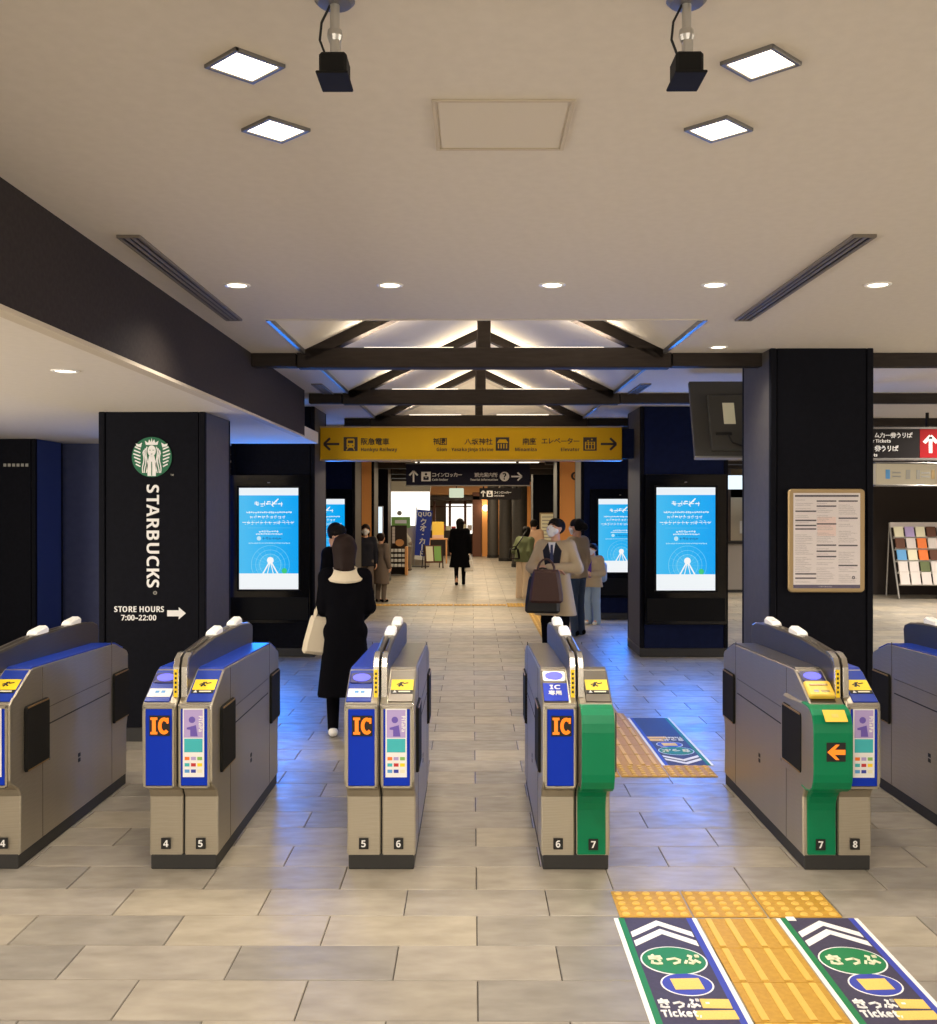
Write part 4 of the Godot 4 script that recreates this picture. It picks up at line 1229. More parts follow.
	for t in [["l", 1.0], ["r", -1.0]]:
		top.append(bone(j.chest + Vector3(0, 0.07, 0), 0.09 + g, j["shoulder_" + t[0]], 0.070 + g * 0.6))
		top.append(bone(j["shoulder_" + t[0]], 0.072 + g * 0.7, j["elbow_" + t[0]], 0.058 + g * 0.6))
		top.append(bone(j["elbow_" + t[0]], 0.058 + g * 0.6, j["wrist_" + t[0]], 0.043 + g * 0.5))
		var hem: float = cfg.hem
		var fl: float = cfg.get("flare", 0.03)
		var drop := Vector3(j.hip.x + t[1] * (0.06 + fl), hem, j.hip.z)
		top.append(bone(j.waist + Vector3(t[1] * 0.045, 0, 0), 0.108 + g, drop + Vector3(0, -0.06, 0), 0.105 + g + fl * 0.5))
	top.append(bone(j.waist, 0.115 + g, Vector3(j.hip.x, minf(cfg.hem, 0.9) - 0.06, j.hip.z), 0.128 + g))
	top.append([Vector3(j.hip.x, cfg.hem - 3.0, j.hip.z), -3.0, Vector3(j.hip.x + 0.01, cfg.hem - 3.0, j.hip.z), -3.0])
	part(o, cfg.get("top_name", "jacket"), sdf_mesh([[top, cell, 0.03]]), cfg.top)
	# --- shoes
	for t in ["l", "r"]:
		var a: Vector3 = j["ankle_" + t]
		part(o, "shoe", sdf_mesh([[[bone(a + Vector3(0, -0.04, -0.03), 0.042, a + Vector3(0, -0.045, 0.05), 0.042), bone(a + Vector3(0, -0.045, 0.05), 0.043, a + Vector3(0, -0.052, 0.14), 0.034)], 0.013, 0.015]]), cfg.get("shoes", M.cloth_black))
	return o

func handbag(parent: Node3D, called: String, label: String, at: Vector3, turn: float, w: float, h: float, t: float, strap: float, m: Material, tilt := 0.0) -> void:
	var o := thing(called, label, "bag", at, turn)
	var outline := pts([-w * 0.44, 0, w * 0.44, 0, w * 0.5, h * 0.06, w * 0.49, h * 0.3, w * 0.40, h * 0.9, w * 0.36, h, -w * 0.36, h, -w * 0.40, h * 0.9, -w * 0.49, h * 0.3, -w * 0.5, h * 0.06])
	part(o, "bag_body", extruded(outline, -t * 0.5, t * 0.5, t * 0.28), m)
	for z in [-1, 1]:
		var path := []
		for k in 9:
			var a := PI * k / 8.0
			path.append(Vector3(cos(a) * w * 0.26, h * 0.93 + sin(a) * strap, z * t * 0.22 * (1.0 - sin(a) * 0.7)))
		part(o, "bag_handle", tubed(path, 0.011, 6), m)
	o.rotation.z = tilt

func make_people() -> void:
	var dw := D(738.0)
	# woman in a long dark coat, walking away between the gates
	person({"label": "woman in a long black coat with her back turned, walking past the gates", "at": Vector3(X(345, dw), 0, -dw), "turn": PI + 0.15, "height": 1.49, "cell": 0.013,
		"hair": M.hair_brown, "hair_long": 0.17, "head_turn": Vector3(0.12, -0.2, 0), "legs": M.cloth_black, "legs_name": "tights", "leg_wide": -0.01, "top": M.cloth_black, "top_name": "coat", "hem": 0.36, "flare": 0.05, "bulk": 0.0, "shoes": M.white_plastic,
		"pose": {"shoulder_l": Vector3(0.15, 1.36, -0.01), "shoulder_r": Vector3(-0.15, 1.36, -0.01), "elbow_l": Vector3(0.19, 1.10, 0.02), "wrist_l": Vector3(0.16, 1.02, 0.20), "hand_l": Vector3(0.12, 1.04, 0.28), "elbow_r": Vector3(-0.20, 1.10, 0.02), "wrist_r": Vector3(-0.15, 1.0, 0.20), "hand_r": Vector3(-0.11, 1.0, 0.28), "ankle_l": Vector3(0.10, 0.085, 0.06), "knee_l": Vector3(0.10, 0.49, 0.06)}})
	var walker: Node3D = get_child(get_child_count() - 1)
	part(walker, "collar", lathe(pts([0.08, 0.046, 0.10, 0.05, 0.172, -0.014, 0.166, -0.032, 0.10, 0.022, 0.075, 0.034]), 24), M.cloth_cream, Vector3(0, 1.385, 0.0), Vector3(-0.25, 0, 0))
	handbag(self, "tote_bag", "cream cloth tote bag hanging from the arm of the woman in black", Vector3(X(316, dw - 0.05), Y(655, dw - 0.05), -dw + 0.03), 0.35, 0.22, 0.28, 0.08, 0.24, M.cloth_cream, -0.16)
	# man looking down, in the shade of the left display column
	var dm := 10.6
	person({"label": "dark-haired person in black with a black mask, head bowed, by the left display", "at": Vector3(X(336, dm), 0, -dm), "turn": PI * 0.40, "height": 1.53, "cell": 0.018, "hair": M.hair_black, "hair_long": 0.03, "head_turn": Vector3(0.35, 0, 0), "mask": M.mask_black, "legs": M.cloth_black, "top": M.cloth_black, "hem": 0.85, "bulk": 0.012,
		"pose": {"wrist_l": Vector3(0.12, 1.10, 0.24), "hand_l": Vector3(0.06, 1.14, 0.30), "wrist_r": Vector3(-0.12, 1.10, 0.24), "hand_r": Vector3(-0.06, 1.14, 0.30)}})
	var d3 := 18.6
	person({"label": "woman with a white mask and dark jacket standing past the left display columns", "at": Vector3(X(365.5, d3), 0, -d3), "turn": 0.1, "height": 1.40, "cell": 0.022, "hair": M.hair_brown, "hair_long": 0.12, "mask": M.mask_white, "legs": M.cloth_taupe, "leg_wide": 0.02, "top": M.cloth_navy, "hem": 0.80, "hands": true})
	var d4 := 18.8
	person({"label": "person in a taupe coat standing behind the woman with the white mask", "at": Vector3(X(381, d4), 0, -d4), "turn": PI * 0.8, "height": 1.24, "cell": 0.022, "hair": M.hair_brown, "hair_long": 0.05, "legs": M.cloth_taupe, "top": M.cloth_taupe, "top_name": "coat", "hem": 0.45, "bulk": 0.02, "face": false})
	# woman walking away down the corridor
	var d5 := D(585.0)
	person({"label": "woman in a black knee-length coat walking away down the corridor", "at": Vector3(X(460, d5), 0, -d5), "turn": PI, "height": 1.46, "cell": 0.020, "hair": M.hair_black, "hair_long": 0.16, "legs": M.cloth_black, "legs_name": "tights", "leg_wide": -0.012, "top": M.cloth_black, "top_name": "coat", "hem": 0.46, "flare": 0.07, "bulk": 0.02, "face": false,
		"pose": {"wrist_r": Vector3(-0.25, 0.86, 0.10), "hand_r": Vector3(-0.25, 0.77, 0.14), "ankle_l": Vector3(0.09, 0.085, -0.10), "ankle_r": Vector3(-0.09, 0.085, 0.08)}})
	handbag(self, "shopping_bag", "white carrier bag in the hand of the woman walking away", Vector3(X(469, d5 - 0.1), 0.30, -d5 + 0.02), 0.3, 0.20, 0.26, 0.08, 0.14, M.white_plastic)
	# shop customer bending over the goods
	var dc := 28.3
	person({"label": "person in grey bending over goods beside the black gift rack", "at": Vector3(X(408.5, dc), 0, -dc), "turn": -1.3, "height": 1.35, "cell": 0.024, "hair": M.hair_black, "hair_long": 0.05, "legs": M.cloth_taupe, "top": M.grey_print, "hem": 0.82, "face": false,
		"pose": {"waist": Vector3(0, 1.05, 0.04), "chest": Vector3(0, 1.20, 0.16), "neck": Vector3(0, 1.27, 0.28), "head": Vector3(0, 1.36, 0.38), "shoulder_l": Vector3(0.165, 1.27, 0.22), "shoulder_r": Vector3(-0.165, 1.27, 0.22), "elbow_l": Vector3(0.20, 1.02, 0.30), "elbow_r": Vector3(-0.20, 1.02, 0.30), "wrist_l": Vector3(0.16, 0.90, 0.46), "wrist_r": Vector3(-0.16, 0.90, 0.46), "hand_l": Vector3(0.15, 0.85, 0.54), "hand_r": Vector3(-0.15, 0.85, 0.54)}})
	# pair beside the columns
	var d6 := D(598.0)
	person({"label": "woman in a green jacket and wide ivory trousers, seen from behind", "at": Vector3(X(523, d6), 0, -d6), "turn": PI * 0.78, "height": 1.36, "cell": 0.020, "hair": M.hair_black, "hair_long": 0.10, "legs": M.cloth_ivory, "leg_wide": 0.035, "top": M.cloth_green, "hem": 0.86, "bulk": 0.03, "shoes": M.white_plastic, "face": false,
		"pose": {"chest": Vector3(0, 1.26, 0.06), "neck": Vector3(0, 1.40, 0.10), "head": Vector3(0, 1.56, 0.15), "shoulder_l": Vector3(0.165, 1.355, 0.08), "shoulder_r": Vector3(-0.165, 1.355, 0.08), "wrist_l": Vector3(0.16, 1.0, 0.24), "hand_l": Vector3(0.12, 1.0, 0.32)}})
	handbag(self, "shoulder_bag", "small black shoulder bag at the hip of the woman in green", Vector3(X(514, d6 - 0.1), 0.74, -d6 + 0.14), 0.2, 0.22, 0.20, 0.09, 0.05, M.leather_black)
	part(get_child(get_child_count() - 1), "shoulder_strap", tubed([Vector3(0.0, 0.18, 0.02), Vector3(0.10, 0.34, 0.06), Vector3(0.26, 0.56, -0.02)], 0.012, 6), M.leather_black)
	var d7 := D(586.0)
	person({"label": "person in a pale pink top and blue jeans beyond the woman in green", "at": Vector3(X(534, d7), 0, -d7), "turn": PI * 0.9, "height": 1.44, "cell": 0.022, "hair": M.hair_black, "hair_long": 0.04, "legs": M.denim, "leg_wide": 0.015, "top": M.cloth_pink, "hem": 0.86, "bulk": 0.02, "shoes": M.white_plastic, "face": false})
	# man with folded arms, looking up
	var d8 := 11.55
	var man_at := Vector3(X(555.5, d8), 0, -d8)
	person({"label": "man in a beige coat, dark suit and white mask with folded arms, looking up", "at": man_at, "turn": -0.35, "height": 1.575, "cell": 0.014, "hair": M.hair_black, "head_turn": Vector3(-0.22, -0.45, 0), "mask": M.mask_white, "legs": M.cloth_black, "leg_wide": 0.012, "top": M.cloth_beige, "top_name": "coat", "hem": 0.56, "flare": 0.06, "bulk": 0.014, "shoes": M.leather_black,
		"pose": {"elbow_l": Vector3(0.285, 1.12, 0.04), "elbow_r": Vector3(-0.285, 1.12, 0.04), "wrist_l": Vector3(-0.02, 1.13, 0.23), "hand_l": Vector3(-0.12, 1.15, 0.23), "wrist_r": Vector3(0.02, 1.07, 0.21), "hand_r": Vector3(0.12, 1.09, 0.20)}})
	var man: Node3D = get_child(get_child_count() - 1)
	var vst := begin()
	extrude(vst, pts([-0.115, 1.33, -0.05, 1.425, 0.05, 1.425, 0.115, 1.33, 0.09, 1.16, -0.09, 1.16]), 0.135, 0.162, 0.008)
	part(man, "suit_jacket", vst.commit(), M.cloth_navy)
	part(man, "shirt_front", extruded(pts([-0.045, 1.43, 0.045, 1.43, 0.0, 1.19]), 0.155, 0.166, 0.003), M.shirt_white)
	part(man, "tie", extruded(pts([-0.014, 1.40, 0.014, 1.40, 0.021, 1.20, 0, 1.18, -0.021, 1.20]), 0.165, 0.171, 0.002), M.tie_blue)
	part(man, "coat_opening", extruded(pts([-0.045, 1.04, 0.045, 1.04, 0.07, 0.60, -0.07, 0.60]), 0.165, 0.185, 0.006), M.cloth_black)
	handbag(self, "briefcase_bag", "dark brown leather bag hanging from the folded arms of the man", man_at + Vector3(-0.13, Y(600, d8), 0.36), -0.25, 0.36, 0.36, 0.10, 0.14, M.leather_brown)
	handbag(self, "soft_black_bag", "black bag hanging behind the man's brown leather bag", man_at + Vector3(-0.16, Y(611, d8), 0.235), -0.25, 0.38, 0.40, 0.09, 0.12, M.leather_black)
	# woman and child by the right display
	var d9 := 13.9
	person({"label": "woman in a beige jacket with tied-back dark hair, standing behind the man", "at": Vector3(X(577, d9), 0, -d9), "turn": -2.2, "height": 1.545, "cell": 0.020, "hair": M.hair_black, "bun": true, "legs": M.denim, "top": M.cloth_beige, "hem": 0.85, "bulk": 0.015, "face": true, "mask": M.mask_white})
	var d10 := D(624.0)
	person({"label": "child in a beige jacket and pale jeans with a mask, by the right display", "at": Vector3(X(592.5, d10), 0, -d10), "turn": -0.6, "height": 1.17, "cell": 0.018, "hair": M.hair_black, "hair_long": 0.02, "mask": M.mask_white, "legs": M.denim_pale, "leg_wide": 0.03, "top": M.cloth_beige, "hem": 0.80, "bulk": 0.03, "shoes": M.white_plastic,
		"pose": {"wrist_l": Vector3(0.12, 1.06, 0.22), "hand_l": Vector3(0.05, 1.10, 0.26), "wrist_r": Vector3(-0.20, 0.95, 0.16), "hand_r": Vector3(-0.16, 0.92, 0.24)}})
	part(get_child(get_child_count() - 1), "jumper_front", extruded(pts([-0.055, 1.36, 0.055, 1.36, 0.05, 1.0, -0.05, 1.0]), 0.14, 0.172, 0.008), M.cloth_purple)
	var bp := thing("backpack", "pale blue backpack on the child's back", "backpack", Vector3(X(592.5, d10) + 0.125, 0.60, -d10 - 0.19), -0.6)
	part(bp, "pack", extruded(round_rect(0.22, 0.30, 0.06), -0.06, 0.06, 0.03), M.denim_pale, Vector3(0, 0.15, 0))
	for e in [-1, 1]: part(bp, "shoulder_strap", tubed([Vector3(e * 0.07, 0.29, 0.05), Vector3(e * 0.07, 0.32, 0.12), Vector3(e * 0.07, 0.28, 0.19)], 0.012, 6), M.denim_pale)


# ---------------------------------------------------------------- signs
func pictogram_train(p: Node3D, at: Vector3, s: float, ink: Material, ground: Material) -> void:
	var q := part(p, "pictogram", box_mesh(Vector3(s, s, 0.004), 0.0), ink, at)
	part(q, "mark", extruded(round_rect(s * 0.56, s * 0.66, s * 0.1), 0, 0.001), ground, Vector3(0, s * 0.06, 0.002))
	part(q, "mark", box_mesh(Vector3(s * 0.4, s * 0.2, 0.001), 0.0), ink, Vector3(0, s * 0.16, 0.0035))
	for e in [-1, 1]:
		part(q, "mark", box_mesh(Vector3(s * 0.09, s * 0.09, 0.001), 0.0), ink, Vector3(e * s * 0.16, -s * 0.12, 0.0035))
		part(q, "mark", box_mesh(Vector3(s * 0.06, s * 0.2, 0.001), 0.0), ground, Vector3(e * s * 0.24, -s * 0.36, 0.0025), Vector3(0, 0, e * 0.6))

func pictogram_gate(p: Node3D, at: Vector3, s: float, ink: Material, ground: Material) -> void:
	var q := part(p, "pictogram", box_mesh(Vector3(s, s, 0.004), 0.0), ink, at)
	part(q, "mark", extruded(pts([-s * 0.42, s * 0.08, -s * 0.26, s * 0.34, s * 0.26, s * 0.34, s * 0.42, s * 0.08]), 0, 0.001), ground, Vector3(0, 0, 0.002))
	for e in [-0.3, -0.1, 0.1, 0.3]: part(q, "mark", box_mesh(Vector3(s * 0.07, s * 0.34, 0.001), 0.0), ground, Vector3(e * s, -s * 0.16, 0.0025))

func pictogram_lift(p: Node3D, at: Vector3, s: float, ink: Material, ground: Material) -> void:
	var q := part(p, "pictogram", box_mesh(Vector3(s, s, 0.004), 0.0), ink, at)
	part(q, "mark", box_mesh(Vector3(s * 0.74, s * 0.56, 0.001), 0.0), ground, Vector3(0, -s * 0.12, 0.0025))
	for e in [-0.22, 0.0, 0.22]:
		part(q, "mark", extruded(ellipse(s * 0.07, s * 0.07, 14), 0, 0.001), ink, Vector3(e * s, s * 0.06, 0.003))
		part(q, "mark", box_mesh(Vector3(s * 0.15, s * 0.3, 0.001), 0.0), ink, Vector3(e * s, -s * 0.2, 0.0035))
	for e in [-1, 1]: part(q, "mark", extruded(pts([-s * 0.08, 0, s * 0.08, 0, 0, e * s * 0.13]), 0, 0.001), ground, Vector3(e * s * 0.14, s * 0.28, 0.002))

func pictogram_locker(p: Node3D, at: Vector3, s: float, ink: Material, ground: Material) -> void:
	var q := part(p, "pictogram", box_mesh(Vector3(s, s, 0.004), 0.0), ink, at)
	part(q, "mark", extruded(round_rect(s * 0.56, s * 0.36, s * 0.05), 0, 0.001), ground, Vector3(0, -s * 0.18, 0.002))
	part(q, "mark", box_mesh(Vector3(s * 0.24, s * 0.06, 0.001), 0.0), ink, Vector3(0, -s * 0.12, 0.0035))
	part(q, "mark", extruded(ellipse(s * 0.13, s * 0.13, 16), 0, 0.001), ground, Vector3(0, s * 0.24, 0.002))

func make_signs() -> void:
	# yellow direction sign between the two display columns
	var d := 12.3
	var x0 := X(320, d)
	var x1 := X(622, d)
	var y0 := Y(460, d)
	var y1 := Y(427, d)
	var o := thing("direction_sign", "long yellow overhead direction sign between the two display columns", "sign", Vector3((x0 + x1) * 0.5, y0, -d - 0.12))
	var w := x1 - x0
	var h := y1 - y0
	part(o, "board", box_mesh(Vector3(w, h, 0.22), 0.006), M.sign_yellow, Vector3(0, h * 0.5, 0))
	for e in [0.0, 1.0]: part(o, "frame_rail", box_mesh(Vector3(w + 0.02, 0.016, 0.24), 0.003), M.brass, Vector3(0, h * e, 0))
	part(o, "bracket", box_mesh(Vector3(0.18, h * 0.9, 0.16), 0.006), M.navy_lit_tint, Vector3(w * 0.5 + 0.09, h * 0.5, 0))
	part(o, "bracket", box_mesh(Vector3(0.08, h * 0.9, 0.16), 0.006), M.navy_lit_tint, Vector3(-w * 0.5 - 0.04, h * 0.5, 0))
	var z := 0.1115
	var px := w / 302.0
	var cx := func(p: float) -> float: return (p - 471.0) * px
	var cy := func(p: float) -> float: return h * 0.5 - (p - 443.5) * px
	part(o, "arrow", arrow_mesh(15.5 * px, PI, 0.15), M.sign_brown, Vector3(cx.call(331.5), cy.call(444), z))
	pictogram_train(o, Vector3(cx.call(350.5), cy.call(444), z), 14 * px, M.sign_brown, M.sign_yellow)
	japanese(o, "阪急電車", 7.0 * px, Vector3(cx.call(360.5), cy.call(438), z), M.sign_brown, Vector3.ZERO, 0.11, 1.04)
	latin(o, "Hankyu Railway", 3.4 * px, Vector3(cx.call(360.5), cy.call(449.5), z), M.sign_brown)
	japanese(o, "祇園", 6.8 * px, Vector3(cx.call(433), cy.call(438), z), M.sign_brown, Vector3.ZERO, 0.11, 1.04)
	latin(o, "Gion", 3.4 * px, Vector3(cx.call(447), cy.call(449.5), z), M.sign_brown, Vector3.ZERO, HORIZONTAL_ALIGNMENT_RIGHT)
	japanese(o, "八坂神社", 6.8 * px, Vector3(cx.call(464.5), cy.call(438), z), M.sign_brown, Vector3.ZERO, 0.11, 1.04)
	latin(o, "Yasaka Jinja Shrine", 3.3 * px, Vector3(cx.call(493.5), cy.call(449.5), z), M.sign_brown, Vector3.ZERO, HORIZONTAL_ALIGNMENT_RIGHT)
	pictogram_gate(o, Vector3(cx.call(502.5), cy.call(444), z), 13.5 * px, M.sign_brown, M.sign_yellow)
	japanese(o, "南座", 6.8 * px, Vector3(cx.call(522.5), cy.call(438), z), M.sign_brown, Vector3.ZERO, 0.11, 1.04)
	latin(o, "Minamiza", 3.4 * px, Vector3(cx.call(537), cy.call(449.5), z), M.sign_brown, Vector3.ZERO, HORIZONTAL_ALIGNMENT_RIGHT)
	japanese(o, "エレベーター", 6.2 * px, Vector3(cx.call(541.5), cy.call(438), z), M.sign_brown, Vector3.ZERO, 0.12, 1.03)
	latin(o, "Elevator", 3.4 * px, Vector3(cx.call(579.5), cy.call(449.5), z), M.sign_brown, Vector3.ZERO, HORIZONTAL_ALIGNMENT_RIGHT)
	pictogram_lift(o, Vector3(cx.call(590), cy.call(444), z), 13.5 * px, M.sign_brown, M.sign_yellow)
	part(o, "arrow", arrow_mesh(15.5 * px, 0.0, 0.15), M.sign_brown, Vector3(cx.call(608.5), cy.call(444), z))
	# navy sign of the corridor
	d = 18.9
	w = X(530, d) - X(406, d)
	h = Y(463.5, d) - Y(485.5, d)
	o = thing("direction_sign", "navy overhead sign to the coin lockers and tourist information", "sign", Vector3(X(468, d), Y(485.5, d), -d - 0.1))
	part(o, "board", box_mesh(Vector3(w, h, 0.18), 0.006), M.sign_navy, Vector3(0, h * 0.5, 0))
	for e in [0.0, 1.0]: part(o, "frame_rail", box_mesh(Vector3(w + 0.02, 0.02, 0.20), 0.003), M.metal_grey, Vector3(0, h * e, 0))
	for e in [-0.4, 0.4]: part(o, "hanger", box_mesh(Vector3(0.05, 0.16, 0.05), 0.002), M.sign_black, Vector3(e * w, h + 0.07, 0))
	z = 0.0915
	px = w / 124.0
	cx = func(p: float) -> float: return (p - 468.0) * px
	cy = func(p: float) -> float: return h * 0.5 - (p - 474.5) * px
	part(o, "arrow", arrow_mesh(11 * px, PI * 0.5, 0.15), M.white_print, Vector3(cx.call(413.5), cy.call(476.5), z))
	pictogram_locker(o, Vector3(cx.call(426), cy.call(476.5), z), 9.5 * px, M.white_print, M.sign_navy)
	japanese(o, "コインロッカー", 4.3 * px, Vector3(cx.call(432), cy.call(472.6), z), M.white_print, Vector3.ZERO, 0.13, 1.0)
	latin(o, "Coin locker", 2.1 * px, Vector3(cx.call(432), cy.call(479.7), z), M.white_print)
	japanese(o, "観光案内所", 4.6 * px, Vector3(cx.call(474.5), cy.call(472.6), z), M.white_print, Vector3.ZERO, 0.11, 1.0)
	latin(o, "Tourist information", 2.1 * px, Vector3(cx.call(498), cy.call(479.7), z), M.white_print, Vector3.ZERO, HORIZONTAL_ALIGNMENT_RIGHT)
	var disc := part(o, "question_disc", extruded(ellipse(4.8 * px, 4.8 * px, 28), 0, 0.002), M.white_print, Vector3(cx.call(504.5), cy.call(476.5), z - 0.001))
	latin(disc, "?", 6.6 * px, Vector3(0, 0, 0.002), M.sign_navy, Vector3.ZERO, HORIZONTAL_ALIGNMENT_CENTER)
	part(o, "arrow", arrow_mesh(10.5 * px, 0.0, 0.15), M.white_print, Vector3(cx.call(516.5), cy.call(476.5), z))
	# small dark sign further down
	d = 25.0
	w = X(521, d) - X(479.5, d)
	h = Y(488, d) - Y(499.5, d)
	o = thing("direction_sign", "small black overhead sign to the coin lockers far down the corridor", "sign", Vector3(X(500.2, d), Y(499.5, d), -d - 0.1))
	part(o, "board", box_mesh(Vector3(w, h, 0.12), 0.006), M.sign_black, Vector3(0, h * 0.5, 0))
	for e in [-0.4, 0.4]: part(o, "hanger", box_mesh(Vector3(0.04, 0.5, 0.04), 0.002), M.sign_black, Vector3(e * w, h + 0.2, 0))
	px = w / 41.5
	part(o, "arrow", arrow_mesh(6 * px, PI * 0.5, 0.16), M.white_print, Vector3(-17 * px, h * 0.5, 0.062))
	pictogram_locker(o, Vector3(-10.5 * px, h * 0.5, 0.062), 6 * px, M.white_print, M.sign_black)
	japanese(o, "コインロッカー", 2.5 * px, Vector3(-6.5 * px, h * 0.5 + 2.6 * px, 0.062), M.white_print, Vector3.ZERO, 0.13, 1.0)
	latin(o, "Coin locker", 1.4 * px, Vector3(-6.5 * px, h * 0.5 - 2.0 * px, 0.062), M.white_print)
	# ticket sign in the right-hand hall
	d = 9.9
	h = Y(428, d) - Y(459, d)
	w = X(975, d) - X(830, d)
	o = thing("ticket_sign", "dark overhead ticket office sign with a red arrow panel in the right hall", "sign", Vector3(X(830, d) + w * 0.5, Y(459, d), -d - 0.1))
	part(o, "board", box_mesh(Vector3(w, h, 0.16), 0.006), M.sign_black, Vector3(0, h * 0.5, 0))
	for e in [0.0, 1.0]: part(o, "frame_rail", box_mesh(Vector3(w + 0.02, 0.02, 0.18), 0.003), M.metal_grey, Vector3(0, h * e, 0))
	for e in [-0.4, 0.4]: part(o, "hanger", box_mesh(Vector3(0.04, CEIL - y_top(d, 428), 0.04), 0.002), M.sign_black, Vector3(e * w, h + (CEIL - y_top(d, 428)) * 0.5, 0))
	px = d / F
	cx = func(p: float) -> float: return (p - 902.5) * px
	cy = func(p: float) -> float: return h * 0.5 - (p - 443.5) * px
	part(o, "red_panel", box_mesh(Vector3(X(975, d) - X(920, d), h - 0.024, 0.004), 0.0), M.sign_red, Vector3(cx.call(947.5), h * 0.5, 0.081))
	part(o, "arrow", arrow_mesh(17 * px, PI * 0.5, 0.2), M.white_print, Vector3(cx.call(930.5), cy.call(444.5), 0.084))
	japanese(o, "ムカー券うりば", 5.4 * px, Vector3(cx.call(874.5), cy.call(432.5), 0.0815), M.white_print, Vector3.ZERO, 0.13, 1.0)
	latin(o, "Car Tickets", 3.2 * px, Vector3(cx.call(891), cy.call(441), 0.0815), M.white_print, Vector3.ZERO, HORIZONTAL_ALIGNMENT_RIGHT)
	japanese(o, "券うりば", 5.8 * px, Vector3(cx.call(875), cy.call(445.5), 0.0815), M.white_print, Vector3.ZERO, 0.15, 1.0)
	latin(o, "Tickets", 3.0 * px, Vector3(cx.call(877.5), cy.call(455), 0.0815), M.white_print, Vector3.ZERO, HORIZONTAL_ALIGNMENT_RIGHT)
	# pale lit panel sign behind it, turned a little
	d = 12.6
	o = thing("panel_sign", "pale lit panel sign with small icons hanging behind the ticket sign", "sign", Vector3(X(905, d), Y(487, d), -d), 0.25)
	part(o, "sign_box", box_mesh(Vector3(0.85, 0.25, 0.14), 0.006), M.warm_panel_glow, Vector3(-0.03, 0.15, 0))
	part(o, "frame", box_mesh(Vector3(0.90, 0.02, 0.17), 0.004), M.metal_grey, Vector3(-0.03, 0.285, 0))
	part(o, "frame", box_mesh(Vector3(0.90, 0.02, 0.17), 0.004), M.metal_grey, Vector3(-0.03, 0.015, 0))
	part(o, "end_cap", box_mesh(Vector3(0.03, 0.27, 0.17), 0.004), M.sign_navy, Vector3(0.41, 0.15, 0))
	for e in [[-0.30, M.sky_print, 0.06], [-0.02, M.grey_print, 0.06], [0.12, M.grey_print, 0.05], [0.33, M.brass, 0.05]]: part(o, "icon", box_mesh(Vector3(e[2], 0.11, 0.004), 0.0), e[1], Vector3(e[0], 0.15, 0.071))
	for e in [-0.18, 0.22]:
		for k in 2: part(o, "print_line", box_mesh(Vector3(0.12, 0.02, 0.003), 0.0), M.grey_print, Vector3(e, 0.17 - k * 0.045, 0.071))
	part(o, "hanger", box_mesh(Vector3(0.03, CEIL - Y(487, d) - 0.29, 0.03), 0.002), M.sign_black, Vector3(0.3, 0.29 + (CEIL - Y(487, d) - 0.29) * 0.5, 0))

func y_top(d: float, py: float) -> float: return Y(py, d)

